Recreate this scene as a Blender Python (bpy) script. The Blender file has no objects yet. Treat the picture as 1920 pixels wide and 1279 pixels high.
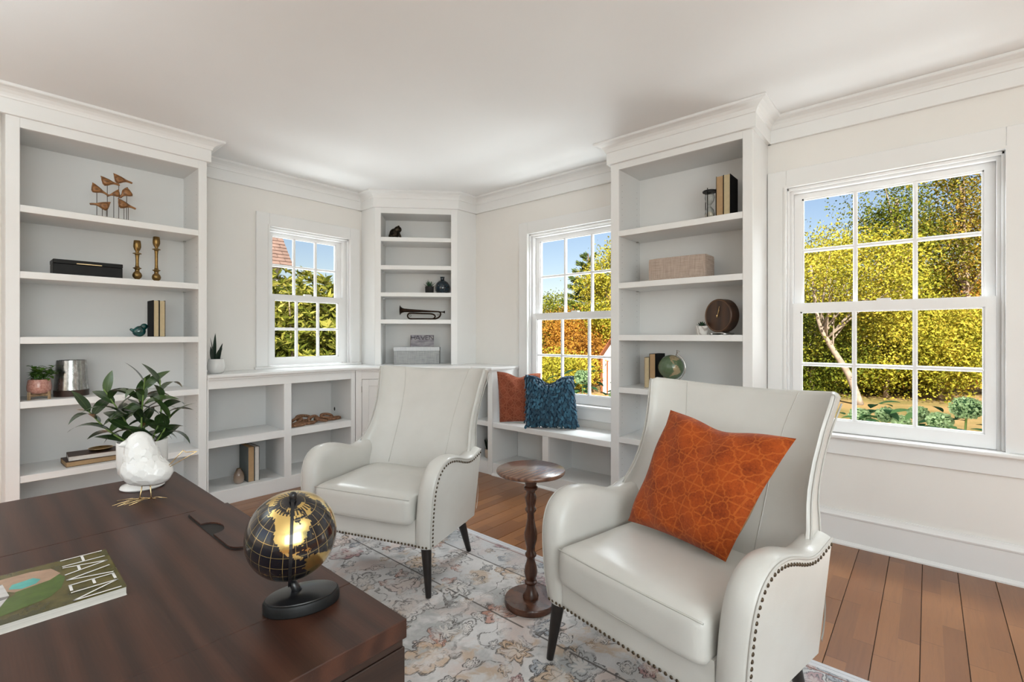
import bpy, bmesh, math, random
import numpy as np
from mathutils import Vector, Matrix, Euler

S = bpy.context.scene
COL = S.collection
PI = math.pi
rad = math.radians

# ------------------------------------------------------------------ camera, world, light, exposure
CAM_H = 1.15
YAW = 41.0                      # view direction, degrees from +X
F_PX = 898.0
cam_d = bpy.data.cameras.new('camera')
cam = bpy.data.objects.new('camera', cam_d)
COL.objects.link(cam)
cam.location = (0, 0, CAM_H)
cam.rotation_euler = (PI/2, 0, rad(YAW - 90))
cam_d.sensor_width = 36.0
cam_d.lens = 36.0*F_PX/1920.0
cam_d.shift_y = -(639.5 - 629.0)/1920.0
cam_d.clip_start = 0.02
cam_d.clip_end = 300
S.camera = cam

S.view_settings.view_transform = 'Standard'
S.view_settings.look = 'None'
S.view_settings.exposure = 0.17
S.view_settings.gamma = 1.0
S.view_settings.use_curve_mapping = False

W = bpy.data.worlds.new('sky')
S.world = W
W.use_nodes = True
wn = W.node_tree
wn.nodes.clear()
w_out = wn.nodes.new('ShaderNodeOutputWorld')
w_bg = wn.nodes.new('ShaderNodeBackground')
w_sky = wn.nodes.new('ShaderNodeTexSky')
w_sky.sky_type = 'NISHITA'
w_sky.sun_disc = False
w_sky.sun_elevation = rad(38)
w_sky.sun_rotation = rad(250)
w_sky.air_density = 1.2
w_sky.dust_density = 0.6
w_sky.ozone_density = 2.0
w_bg.inputs['Strength'].default_value = 0.132
w_tint = wn.nodes.new('ShaderNodeMixRGB')
w_tint.blend_type = 'MULTIPLY'
w_tint.inputs['Fac'].default_value = 1.0
w_tint.inputs['Color2'].default_value = (1.0, 0.92, 0.93, 1)
wn.links.new(w_sky.outputs[0], w_tint.inputs['Color1'])
wn.links.new(w_tint.outputs[0], w_bg.inputs['Color'])
wn.links.new(w_bg.outputs[0], w_out.inputs['Surface'])

def sun_light(strength, direction, angle=0.6):
    d = bpy.data.lights.new('sun', 'SUN')
    d.energy = strength
    d.angle = rad(angle)
    d.color = (1.0, 0.93, 0.80)
    o = bpy.data.objects.new('sun', d)
    COL.objects.link(o)
    o.rotation_euler = Vector(direction).to_track_quat('-Z', 'Y').to_euler()
    o.location = (-6, -8, 9)
sun_light(13.0, (0.62, 0.38, -0.50))

def area(name, loc, target, sx, sy, power, color=(1, 1, 1)):
    d = bpy.data.lights.new(name, 'AREA')
    d.shape = 'RECTANGLE'
    d.size = sx
    d.size_y = sy
    d.energy = power
    d.color = color
    o = bpy.data.objects.new(name, d)
    COL.objects.link(o)
    o.location = loc
    o.rotation_euler = (Vector(target) - Vector(loc)).to_track_quat('-Z', 'Y').to_euler()
    return o
# added fill lights in the wall openings behind the camera
area('fill_rear_opening', (-2.28, 1.2, 1.45), (3, 1.6, 1.6), 2.2, 1.4, 5, (0.93, 0.97, 1.0))
area('fill_side_opening', (-0.9, -2.28, 1.45), (0.4, 3.9, 1.5), 2.4, 1.4, 62, (0.90, 0.985, 1.0))
# added upward fill lights out of view, to brighten the ceiling
area('ceiling_fill', (-0.95, 2.1, 1.75), (-0.95, 2.1, 3), 0.7, 0.7, 22, (0.80, 0.94, 1.0))
area('ceiling_fill', (0.2, -1.6, 1.75), (0.2, -1.6, 3), 0.7, 0.7, 30, (0.80, 0.94, 1.0))
# added lights hidden above and below the three windows, boosting sky and ground light
area('sky_fill_small_window', (1.95, 4.95, 2.85), (1.75, 1.2, 0.3), 1.3, 0.8, 100, (0.92, 0.98, 1.0))
area('sky_fill_bench_window', (4.25, 2.14, 2.85), (0.8, 1.9, 0.3), 1.3, 0.8, 120, (0.92, 0.98, 1.0))
area('sky_fill_large_window', (4.25, 0.18, 2.85), (0.6, 0.6, 0.3), 1.3, 0.8, 110, (0.92, 0.98, 1.0))
area('ground_fill_small_window', (1.95, 4.60, 0.25), (1.6, 2.0, 2.4), 1.0, 0.6, 62, (0.92, 0.985, 1.0))
area('ground_fill_bench_window', (3.80, 2.14, 0.0), (1.6, 2.0, 2.4), 1.0, 0.6, 74, (0.92, 0.985, 1.0))
area('ground_fill_large_window', (3.80, 0.18, 0.0), (1.4, 0.5, 2.4), 1.0, 0.6, 48, (0.92, 0.985, 1.0))

# ------------------------------------------------------------------ helpers
def new_mesh(name, verts, faces, smooth=False):
    me = bpy.data.meshes.new(name)
    me.from_pydata([tuple(map(float, v)) for v in verts], [], faces)
    me.update()
    if smooth:
        me.polygons.foreach_set('use_smooth', [True]*len(me.polygons))
    return me

def link(name, me, mat=None, parent=None, world=False, loc=None, rot=None):
    o = bpy.data.objects.new(name, me)
    COL.objects.link(o)
    if mat is not None and me is not None:
        if not me.materials:
            me.materials.append(mat)
    if parent is not None:
        if world and me is not None:
            top = parent
            M = Matrix.Identity(4)
            while top is not None:
                M = Matrix.LocRotScale(top.location, top.rotation_euler, top.scale) @ M
                top = top.parent
            me.transform(M.inverted())
        o.parent = parent
    if loc is not None:
        o.location = loc
    if rot is not None:
        o.rotation_euler = rot
    return o

def tag(o, label=None, cat=None, group=None, kind=None):
    if label: o['label'] = label
    if cat: o['category'] = cat
    if group: o['group'] = group
    if kind: o['kind'] = kind
    return o

def thing(name, label, cat, loc=(0, 0, 0), rz=0.0, group=None, kind=None):
    o = bpy.data.objects.new(name, None)
    o.empty_display_size = 0.05
    COL.objects.link(o)
    o.location = loc
    o.rotation_euler = (0, 0, rz)
    return tag(o, label, cat, group, kind)

def box_me(x0, x1, y0, y1, z0, z1, bev=0.0, seg=1):
    x0, x1 = min(x0, x1), max(x0, x1)
    y0, y1 = min(y0, y1), max(y0, y1)
    z0, z1 = min(z0, z1), max(z0, z1)
    v = [(x0, y0, z0), (x1, y0, z0), (x1, y1, z0), (x0, y1, z0), (x0, y0, z1), (x1, y0, z1), (x1, y1, z1), (x0, y1, z1)]
    f = [(0, 3, 2, 1), (4, 5, 6, 7), (0, 1, 5, 4), (1, 2, 6, 5), (2, 3, 7, 6), (3, 0, 4, 7)]
    me = new_mesh('box', v, f)
    if bev > 0:
        bm = bmesh.new()
        bm.from_mesh(me)
        bmesh.ops.bevel(bm, geom=bm.edges[:], offset=bev, segments=seg, profile=0.5, affect='EDGES', clamp_overlap=True)
        bm.to_mesh(me)
        bm.free()
        if seg > 1:
            me.polygons.foreach_set('use_smooth', [True]*len(me.polygons))
            smooth_by_angle(me)
    return me

def smooth_by_angle(me, ang=35):
    me.polygons.foreach_set('use_smooth', [True]*len(me.polygons))
    try:
        me.set_sharp_from_angle(angle=rad(ang))
    except Exception:
        pass

def box(name, x0, x1, y0, y1, z0, z1, mat, parent=None, bev=0.0, seg=1, world=False):
    return link(name, box_me(x0, x1, y0, y1, z0, z1, bev, seg), mat, parent, world)

class MB:
    """collects shapes that belong to ONE part"""
    def __init__(s):
        s.v = []
        s.f = []
    def add(s, v, f):
        b = len(s.v)
        s.v += [tuple(map(float, p)) for p in v]
        s.f += [tuple(i + b for i in q) for q in f]
        return s
    def box(s, x0, x1, y0, y1, z0, z1):
        v = [(x0, y0, z0), (x1, y0, z0), (x1, y1, z0), (x0, y1, z0), (x0, y0, z1), (x1, y0, z1), (x1, y1, z1), (x0, y1, z1)]
        return s.add(v, [(0, 3, 2, 1), (4, 5, 6, 7), (0, 1, 5, 4), (1, 2, 6, 5), (2, 3, 7, 6), (3, 0, 4, 7)])
    def tube(s, pts, r, seg=8, cap=True):
        return s.add(*tube(pts, r, seg, cap))
    def lathe(s, prof, seg=32, c=(0, 0, 0)):
        v, f = lathe(prof, seg)
        return s.add([(p[0] + c[0], p[1] + c[1], p[2] + c[2]) for p in v], f)
    def mesh(s, name='m', smooth=False, ang=None):
        me = new_mesh(name, s.v, s.f, smooth)
        if ang: smooth_by_angle(me, ang)
        return me
    def build(s, name, mat, parent=None, smooth=False, ang=None, world=False):
        return link(name, s.mesh(name, smooth, ang), mat, parent, world)

def tube(pts, r, seg=8, cap=True):
    pts = [Vector(p) for p in pts]
    n = len(pts)
    rs = r if hasattr(r, '__len__') else [r]*n
    v = []
    f = []
    t0 = (pts[1] - pts[0]).normalized()
    up = Vector((0, 0, 1)) if abs(t0.z) < 0.9 else Vector((1, 0, 0))
    a = t0.cross(up).normalized()
    for i in range(n):
        if i == 0: t = pts[1] - pts[0]
        elif i == n - 1: t = pts[-1] - pts[-2]
        else: t = pts[i+1] - pts[i-1]
        t.normalize()
        a = (a - t*a.dot(t))
        if a.length < 1e-6: a = t.orthogonal()
        a.normalize()
        b = t.cross(a)
        for k in range(seg):
            an = 2*PI*k/seg
            v.append(pts[i] + (a*math.cos(an) + b*math.sin(an))*rs[i])
    for i in range(n - 1):
        for k in range(seg):
            k2 = (k + 1) % seg
            f.append((i*seg + k, i*seg + k2, (i+1)*seg + k2, (i+1)*seg + k))
    if cap:
        f.append(tuple(range(seg - 1, -1, -1)))
        f.append(tuple((n-1)*seg + k for k in range(seg)))
    return v, f

def lathe(prof, seg=32):
    """prof: list of (r, z), revolved about Z; r=0 ends are closed"""
    v = []
    f = []
    idx = []
    for r, z in prof:
        if r < 1e-6:
            idx.append([len(v)]*seg)
            v.append((0, 0, z))
        else:
            idx.append(list(range(len(v), len(v) + seg)))
            for k in range(seg):
                a = 2*PI*k/seg
                v.append((r*math.cos(a), r*math.sin(a), z))
    for i in range(len(prof) - 1):
        A, B = idx[i], idx[i+1]
        for k in range(seg):
            k2 = (k + 1) % seg
            q = [A[k], A[k2], B[k2], B[k]]
            u = []
            for x in q:
                if x not in u: u.append(x)
            if len(u) >= 3: f.append(tuple(u))
    return v, f

def catmull(P, n=4, closed=False):
    P = [np.array(p, float) for p in P]
    out = []
    m = len(P)
    rng = m if closed else m - 1
    for i in range(rng):
        p0 = P[(i-1) % m] if closed or i > 0 else 2*P[0] - P[1]
        p1 = P[i]
        p2 = P[(i+1) % m]
        p3 = P[(i+2) % m] if closed or i + 2 < m else 2*P[-1] - P[-2]
        for k in range(n):
            t = k/n
            out.append(0.5*((2*p1) + (-p0 + p2)*t + (2*p0 - 5*p1 + 4*p2 - p3)*t*t + (-p0 + 3*p1 - 3*p2 + p3)*t**3))
    if not closed: out.append(P[-1])
    return [tuple(p) for p in out]

def rbox(sx, sy, sz, r, n=6):
    """rounded box centred on the origin"""
    v = []
    f = []
    key = {}
    hx, hy, hz = sx/2, sy/2, sz/2
    g = np.linspace(-1, 1, 2*n + 1)
    def add(p):
        q = Vector((max(-hx + r, min(hx - r, p[0]*hx)), max(-hy + r, min(hy - r, p[1]*hy)), max(-hz + r, min(hz - r, p[2]*hz))))
        d = Vector((p[0]*hx, p[1]*hy, p[2]*hz)) - q
        if d.length > 1e-9:
            q = q + d.normalized()*r
        k = (round(q.x, 6), round(q.y, 6), round(q.z, 6))
        if k not in key:
            key[k] = len(v)
            v.append(q)
        return key[k]
    for ax in range(3):
        for sg in (-1, 1):
            for i in range(2*n):
                for j in range(2*n):
                    q = []
                    for (a, b) in ((g[i], g[j]), (g[i+1], g[j]), (g[i+1], g[j+1]), (g[i], g[j+1])):
                        p = [0, 0, 0]
                        p[ax] = sg
                        p[(ax+1) % 3] = a
                        p[(ax+2) % 3] = b
                        q.append(add(p))
                    if sg < 0: q.reverse()
                    u = []
                    for x in q:
                        if x not in u: u.append(x)
                    if len(u) >= 3: f.append(tuple(u))
    return v, f

def prism(poly, z0, z1):
    n = len(poly)
    v = [(p[0], p[1], z0) for p in poly] + [(p[0], p[1], z1) for p in poly]
    f = [tuple(range(n - 1, -1, -1)), tuple(range(n, 2*n))]
    for i in range(n):
        j = (i + 1) % n
        f.append((i, j, n + j, n + i))
    return v, f

def sweep(path, prof, closed_prof=True):
    """prof [(out, z)] swept along a plan polyline; 'out' is to the RIGHT of travel"""
    P = [Vector((p[0], p[1])) for p in path]
    n = len(P)
    m = len(prof)
    v = []
    f = []
    for i in range(n):
        if i == 0: d1 = d2 = (P[1] - P[0]).normalized()
        elif i == n - 1: d1 = d2 = (P[-1] - P[-2]).normalized()
        else:
            d1 = (P[i] - P[i-1]).normalized()
            d2 = (P[i+1] - P[i]).normalized()
        n1 = Vector((d1.y, -d1.x))
        n2 = Vector((d2.y, -d2.x))
        mm = n1 + n2
        mm = mm/(mm.dot(n1)) if mm.length > 1e-6 else n1
        for o, z in prof:
            v.append((P[i].x + mm.x*o, P[i].y + mm.y*o, z))
    for i in range(n - 1):
        for k in range(m if closed_prof else m - 1):
            k2 = (k + 1) % m
            f.append((i*m + k, i*m + k2, (i+1)*m + k2, (i+1)*m + k))
    if closed_prof:
        f.append(tuple(range(m - 1, -1, -1)))
        f.append(tuple((n-1)*m + k for k in range(m)))
    return v, f

def recalc(me):
    bm = bmesh.new()
    bm.from_mesh(me)
    bmesh.ops.recalc_face_normals(bm, faces=bm.faces[:])
    bm.to_mesh(me)
    bm.free()
    return me

def copy_tree(o, parent=None):
    c = o.copy()
    COL.objects.link(c)
    c.parent = parent
    for ch in list(o.children):
        copy_tree(ch, c)
    return c

# ------------------------------------------------------------------ materials
MATS = {}
class NT:
    def __init__(s, name):
        s.m = bpy.data.materials.new(name)
        s.m.use_nodes = True
        s.t = s.m.node_tree
        s.t.nodes.clear()
        s.out = s.t.nodes.new('ShaderNodeOutputMaterial')
        s._tc = None
    def n(s, typ, **kw):
        nd = s.t.nodes.new('ShaderNode' + typ)
        for k, val in kw.items():
            if k.startswith('_'):
                setattr(nd, k[1:], val)
        return nd
    def l(s, a, b):
        s.t.links.new(a, b)
    def co(s, which='Object', scale=(1, 1, 1), rot=(0, 0, 0), loc=(0, 0, 0)):
        if s._tc is None: s._tc = s.n('TexCoord')
        mp = s.n('Mapping')
        mp.inputs['Scale'].default_value = scale
        mp.inputs['Rotation'].default_value = rot
        mp.inputs['Location'].default_value = loc
        s.l(s._tc.outputs[which], mp.inputs['Vector'])
        return mp.outputs[0]
    def noise(s, vec, scale=5, detail=4, rough=0.55, dist=0.0):
        nd = s.n('TexNoise')
        s.l(vec, nd.inputs['Vector'])
        nd.inputs['Scale'].default_value = scale
        nd.inputs['Detail'].default_value = detail
        nd.inputs['Roughness'].default_value = rough
        nd.inputs['Distortion'].default_value = dist
        return nd.outputs['Fac']
    def ramp(s, fac, stops, interp='LINEAR'):
        r = s.n('ValToRGB')
        r.color_ramp.interpolation = interp
        el = r.color_ramp.elements
        while len(el) > 1: el.remove(el[-1])
        el[0].position = stops[0][0]
        el[0].color = (*stops[0][1], 1) if len(stops[0][1]) == 3 else stops[0][1]
        for p, c in stops[1:]:
            e = el.new(p)
            e.color = (*c, 1) if len(c) == 3 else c
        if fac is not None: s.l(fac, r.inputs['Fac'])
        return r.outputs['Color']
    def mix(s, fac, a, b, mode='MIX'):
        m = s.n('MixRGB', _blend_type=mode)
        for sock, val in ((m.inputs['Fac'], fac), (m.inputs['Color1'], a), (m.inputs['Color2'], b)):
            if hasattr(val, 'is_linked'): s.l(val, sock)
            elif isinstance(val, (int, float)): sock.default_value = val if sock.name == 'Fac' else (val, val, val, 1)
            else: sock.default_value = (*val, 1) if len(val) == 3 else val
        return m.outputs['Color']
    def math(s, op, a, b=None, clamp=False):
        m = s.n('Math', _operation=op)
        m.use_clamp = clamp
        for i, val in enumerate((a, b)):
            if val is None: continue
            if hasattr(val, 'is_linked'): s.l(val, m.inputs[i])
            else: m.inputs[i].default_value = val
        return m.outputs[0]
    def bsdf(s, color=(0.8, 0.8, 0.8), rough=0.5, metal=0.0, spec=0.5, bump=None, bstr=0.2, bdist=0.01, coat=0.0, coat_r=0.1, trans=0.0, ior=1.45, sheen=0.0, sss=0.0):
        b = s.n('BsdfPrincipled')
        def put(nm, val):
            if nm not in b.inputs: return
            if hasattr(val, 'is_linked'): s.l(val, b.inputs[nm])
            elif isinstance(val, tuple): b.inputs[nm].default_value = (*val, 1) if len(val) == 3 else val
            else: b.inputs[nm].default_value = val
        put('Base Color', color)
        put('Roughness', rough)
        put('Metallic', metal)
        put('Specular IOR Level', spec)
        put('Coat Weight', coat)
        put('Coat Roughness', coat_r)
        put('Transmission Weight', trans)
        put('IOR', ior)
        put('Sheen Weight', sheen)
        if bump is not None:
            bp = s.n('Bump')
            bp.inputs['Strength'].default_value = bstr
            bp.inputs['Distance'].default_value = bdist
            s.l(bump, bp.inputs['Height'])
            s.l(bp.outputs[0], b.inputs['Normal'])
        s.l(b.outputs[0], s.out.inputs['Surface'])
        s.b = b
        return s.m

def simple(name, color, rough=0.5, metal=0.0, var=0.0, vscale=8, bstr=0.0, bscale=60, spec=0.5, coat=0.0, stretch=(1, 1, 1), trans=0.0):
    t = NT(name)
    c = color
    if var > 0:
        f = t.noise(t.co(scale=stretch), vscale, 5)
        c = t.ramp(f, [(0.3, tuple(x*(1 - var) for x in color)), (0.7, tuple(min(1, x*(1 + var)) for x in color))])
    bump = t.noise(t.co(scale=stretch), bscale, 3) if bstr > 0 else None
    m = t.bsdf(c, rough, metal, spec=spec, bump=bump, bstr=bstr, bdist=0.004, coat=coat, trans=trans)
    MATS[name] = m
    return m

TRIM = simple('white_trim_paint', (0.83, 0.83, 0.82), 0.38, var=0.012, vscale=3, bstr=0.03, bscale=25)
WALL = simple('warm_white_wall_paint', (0.83, 0.81, 0.775), 0.75, var=0.012, vscale=2, bstr=0.06, bscale=220)
CEIL = simple('ceiling_paint', (0.85, 0.85, 0.845), 0.85, var=0.01, vscale=2, bstr=0.05, bscale=200)
TRIM_SHADED = simple('trim_paint_shaded', (0.765, 0.765, 0.755), 0.5, var=0.012, vscale=3, bstr=0.03, bscale=30)  # same paint as the trim, darkened to stand for shade inside the shelves
DARKHOLE = simple('dark_recess', (0.01, 0.008, 0.007), 0.6)
BLACK = simple('black_lacquer', (0.009, 0.009, 0.009), 0.42, var=0.2, vscale=20, spec=0.25)
BRASS = simple('aged_brass', (0.27, 0.17, 0.062), 0.34, 1.0, var=0.25, vscale=40)
BRASSW = simple('brass_wire', (0.75, 0.55, 0.28), 0.25, 1.0)
GOLDM = simple('satin_gold_metal', (0.80, 0.62, 0.36), 0.3, 1.0)
STEEL = simple('nickel_metal', (0.55, 0.54, 0.52), 0.3, 1.0)
NAIL = simple('antique_nailhead', (0.10, 0.075, 0.05), 0.38, 0.9)
WHITECER = simple('white_ceramic', (0.76, 0.75, 0.73), 0.20, var=0.03, vscale=14, coat=0.3)
TERRA = simple('potting_soil', (0.055, 0.035, 0.022), 0.9, var=0.4, vscale=120, bstr=0.6, bscale=150)

def wood(name, dark, light, rough=0.35, scale=1.0, along='Y', bstr=0.08, coat=0.0, spec=0.5):
    t = NT(name)
    st = {'X': (0.12, 1.6, 1.6), 'Y': (1.6, 0.12, 1.6), 'Z': (1.6, 1.6, 0.12)}[along]
    v = t.co(scale=tuple(a*scale for a in st))
    big = t.noise(v, 5, 4, 0.55, 1.4)
    w = t.n('TexWave', _wave_type='BANDS')
    w.bands_direction = 'X' if along != 'X' else 'Y'
    w.inputs['Scale'].default_value = 2.2
    w.inputs['Distortion'].default_value = 7.0
    w.inputs['Detail'].default_value = 3.0
    w.inputs['Detail Scale'].default_value = 1.6
    t.l(v, w.inputs['Vector'])
    fine = t.noise(t.co(scale=tuple(a*scale for a in {'X': (0.3, 12, 12), 'Y': (12, 0.3, 12), 'Z': (12, 12, 0.3)}[along])), 16, 3)
    a = t.mix(0.45, big, w.outputs['Fac'])
    b = t.mix(0.35, a, fine)
    c = t.ramp(b, [(0.30, dark), (0.5, tuple((p + q)/2 for p, q in zip(dark, light))), (0.70, light)])
    m = t.bsdf(c, rough, bump=fine, bstr=bstr, bdist=0.002, coat=coat, spec=spec)
    return m

WALNUT = wood('dark_walnut_veneer', (0.030, 0.0110, 0.0065), (0.070, 0.0255, 0.0142), 0.40, 2.0, 'Y', 0.05, spec=0.5)
WALNUT_X = wood('dark_walnut_edge', (0.020, 0.011, 0.008), (0.055, 0.027, 0.018), 0.4, 2.0, 'X', 0.05)
TABLEW = wood('turned_walnut', (0.045, 0.017, 0.010), (0.110, 0.044, 0.024), 0.27, 1.0, 'Z', 0.04, 0.25)
TABLETOP = wood('walnut_table_top', (0.085, 0.036, 0.020), (0.20, 0.095, 0.055), 0.27, 3.5, 'X', 0.04, 0.25)
BIRDW = wood('carved_teak', (0.10, 0.040, 0.014), (0.36, 0.165, 0.055), 0.42, 10, 'X', 0.1)
DRIFT = wood('driftwood', (0.13, 0.055, 0.028), (0.36, 0.19, 0.10), 0.7, 12, 'X', 0.3)
CLOCKW = wood('clock_walnut', (0.030, 0.014, 0.008), (0.085, 0.040, 0.021), 0.36, 1.3, 'Z', 0.05)
PALEW = wood('pale_beech', (0.33, 0.22, 0.12), (0.50, 0.36, 0.22), 0.5, 6, 'X', 0.05)
LEGW = simple('espresso_leg', (0.012, 0.009, 0.008), 0.35, var=0.3, vscale=30)
# ------------------------------------------------------------------ room shell
XW, YW = 3.20, 3.95              # inner faces of the right and left wall
CZ = 2.435
XB, YB = -2.30, -2.30            # walls behind the photographer

def floor_mat():
    t = NT('oiled_maple_plank')
    oi = t.n('ObjectInfo')
    tc = t.n('TexCoord')
    sep = t.n('SeparateXYZ')
    t.l(tc.outputs['Object'], sep.inputs[0])
    row = t.math('FLOOR', t.math('DIVIDE', sep.outputs['Y'], 0.0648))
    xs = t.math('ADD', t.math('MULTIPLY', sep.outputs['X'], 2.1), t.math('ADD', t.math('MULTIPLY', row, 0.37), t.math('MULTIPLY', oi.outputs['Random'], 9.0)))
    cell = t.math('FLOOR', xs)
    cmb = t.n('CombineXYZ')
    t.l(cell, cmb.inputs[0])
    t.l(row, cmb.inputs[1])
    t.l(t.math('MULTIPLY', oi.outputs['Random'], 77.0), cmb.inputs[2])
    wn_ = t.n('TexWhiteNoise', _noise_dimensions='3D')
    t.l(cmb.outputs[0], wn_.inputs['Vector'])
    off = t.n('VectorMath', _operation='ADD')
    t.l(tc.outputs['Object'], off.inputs[0])
    cm2 = t.n('CombineXYZ')
    t.l(t.math('MULTIPLY', oi.outputs['Random'], 31.0), cm2.inputs[0])
    t.l(t.math('MULTIPLY', wn_.outputs['Value'], 13.0), cm2.inputs[1])
    t.l(cm2.outputs[0], off.inputs[1])
    mp = t.n('Mapping')
    mp.inputs['Scale'].default_value = (1.0, 14, 14)
    t.l(off.outputs[0], mp.inputs['Vector'])
    grain = t.noise(mp.outputs[0], 4.0, 6, 0.6, 0.6)
    fig = t.noise(mp.outputs[0], 1.2, 3, 0.5, 2.0)
    base = t.ramp(wn_.outputs['Value'], [(0.0, (0.160, 0.058, 0.018)), (0.45, (0.225, 0.088, 0.028)), (0.8, (0.275, 0.115, 0.038)), (1.0, (0.195, 0.070, 0.021))])
    c = t.mix(t.math('MULTIPLY', t.math('ABSOLUTE', t.math('SUBTRACT', grain, 0.5)), 1.3, True), base, (0.075, 0.028, 0.013))
    c = t.mix(t.math('MULTIPLY', fig, 0.25), c, (0.37, 0.17, 0.065))
    ed = t.math('LESS_THAN', t.math('ABSOLUTE', t.math('SUBTRACT', t.math('FRACT', xs), 0.002)), 0.004)
    c = t.mix(t.math('MULTIPLY', ed, 0.5), c, (0.04, 0.015, 0.008))
    return t.bsdf(c, 0.30, bump=grain, bstr=0.04, bdist=0.002, coat=0.15, coat_r=0.25)
FLOORM = floor_mat()
SUBFLOOR = simple('dark_plank_joint', (0.020, 0.009, 0.005), 0.8)

floor = box('floor', XB, XW, YB, YW, -0.06, -0.006, SUBFLOOR)
tag(floor, 'warm brown wooden plank floor with dark joints', 'floor', kind='structure')
PW = 0.1295
_pl = {}
def plank_me(L):
    if L not in _pl:
        _pl[L] = box_me(0, L, 0.0012, PW - 0.0012, -0.006, 0.0, 0.0008)
    return _pl[L]
rnd = random.Random(5)
LENS = [1.15, 1.5, 1.9, 2.3]
for k in range(-18, 30):
    y0 = 0.0223 + PW*k
    if y0 < YB or y0 + PW > YW: continue
    x = XB + rnd.choice([0, 0.3, 0.55, 0.8])*0
    first = True
    while x < XW - 0.005:
        L = rnd.choice(LENS)
        if first:
            L = rnd.choice([0.6, 0.9, 1.15, 1.5])
            first = False
        if x + L > XW - 0.3: L = round(XW - x, 3)
        link('plank', plank_me(L), FLOORM, floor, loc=(x, y0, 0))
        x += L + 0.0006

ceil = box('ceiling', XB, XW, YB, YW, CZ, CZ + 0.12, CEIL)
tag(ceil, 'plain smooth white ceiling', 'ceiling', kind='structure')

# window openings (along the wall, between z0 and z1)
W1 = dict(c=1.95, hw=0.350, z0=0.905, z1=2.016, g=[0.964, 1.439, 1.484, 1.962], bars=[1.2025, 1.7215], gh=0.280, sh=0.3225, dx=-0.018, apron=False)
W2 = dict(c=2.138, hw=0.452, z0=0.605, z1=2.018, g=[0.674, 1.288, 1.337, 1.957], bars=[0.983, 1.650], gh=0.385, sh=0.424, dx=0.0, apron=True)
W3 = dict(W2, c=0.180)

mb = MB()
def wall_along_x(mb, x0, x1, y0, y1, z0, z1, holes):
    xs = x0
    for (a, b, c, d) in sorted(holes):
        mb.box(xs, a, y0, y1, z0, z1)
        mb.box(a, b, y0, y1, z0, c)
        mb.box(a, b, y0, y1, d, z1)
        xs = b
    mb.box(xs, x1, y0, y1, z0, z1)
def wall_along_y(mb, y0, y1, x0, x1, z0, z1, holes):
    ys = y0
    for (a, b, c, d) in sorted(holes):
        mb.box(x0, x1, ys, a, z0, z1)
        mb.box(x0, x1, a, b, z0, c)
        mb.box(x0, x1, a, b, d, z1)
        ys = b
    mb.box(x0, x1, ys, y1, z0, z1)
e = 0.012
wall_along_x(mb, XB - 0.15, XW + 0.15, YW, YW + 0.15, -0.6, CZ + 0.12, [(W1['c'] - W1['hw'] - e, W1['c'] + W1['hw'] + e, W1['z0'] - 0.02, W1['z1'] + e)])
tag(mb.build('wall_left', WALL), 'warm white wall behind the tall bookcase and corner shelves', 'wall', kind='structure')
mb = MB()
wall_along_y(mb, YB - 0.15, YW, XW, XW + 0.15, -0.6, CZ + 0.12, [(w['c'] - w['hw'] - e, w['c'] + w['hw'] + e, w['z0'] - 0.02, w['z1'] + e) for w in (W2, W3)])
tag(mb.build('wall_right', WALL), 'warm white wall with the large multi-pane window', 'wall', kind='structure')
mb = MB()
wall_along_y(mb, YB - 0.15, YW, XB - 0.15, XB, -0.6, CZ + 0.12, [(0.05, 2.35, 0.65, 2.15)])
tag(mb.build('wall_back', WALL), 'plain wall behind the desk', 'wall', kind='structure')
mb = MB()
wall_along_x(mb, XB, XW, YB - 0.15, YB, -0.6, CZ + 0.12, [(-0.85, 1.65, 0.65, 2.15)])
tag(mb.build('wall_front', WALL), 'plain wall behind the photographer', 'wall', kind='structure')

# ------------------------------------------------------------------ windows
def glass_mat():
    t = NT('window_glass')
    tr = t.n('BsdfTransparent')
    tr.inputs['Color'].default_value = (0.97, 0.98, 0.98, 1)
    gl = t.n('BsdfGlossy')
    gl.inputs['Roughness'].default_value = 0.02
    fr = t.n('Fresnel')
    fr.inputs['IOR'].default_value = 1.10
    mx = t.n('MixShader')
    t.l(fr.outputs[0], mx.inputs[0])
    t.l(tr.outputs[0], mx.inputs[1])
    t.l(gl.outputs[0], mx.inputs[2])
    t.l(mx.outputs[0], t.out.inputs['Surface'])
    return t.m
GLASS = glass_mat()
VINYL = simple('white_window_vinyl', (0.86, 0.86, 0.86), 0.32, var=0.008)

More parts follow.
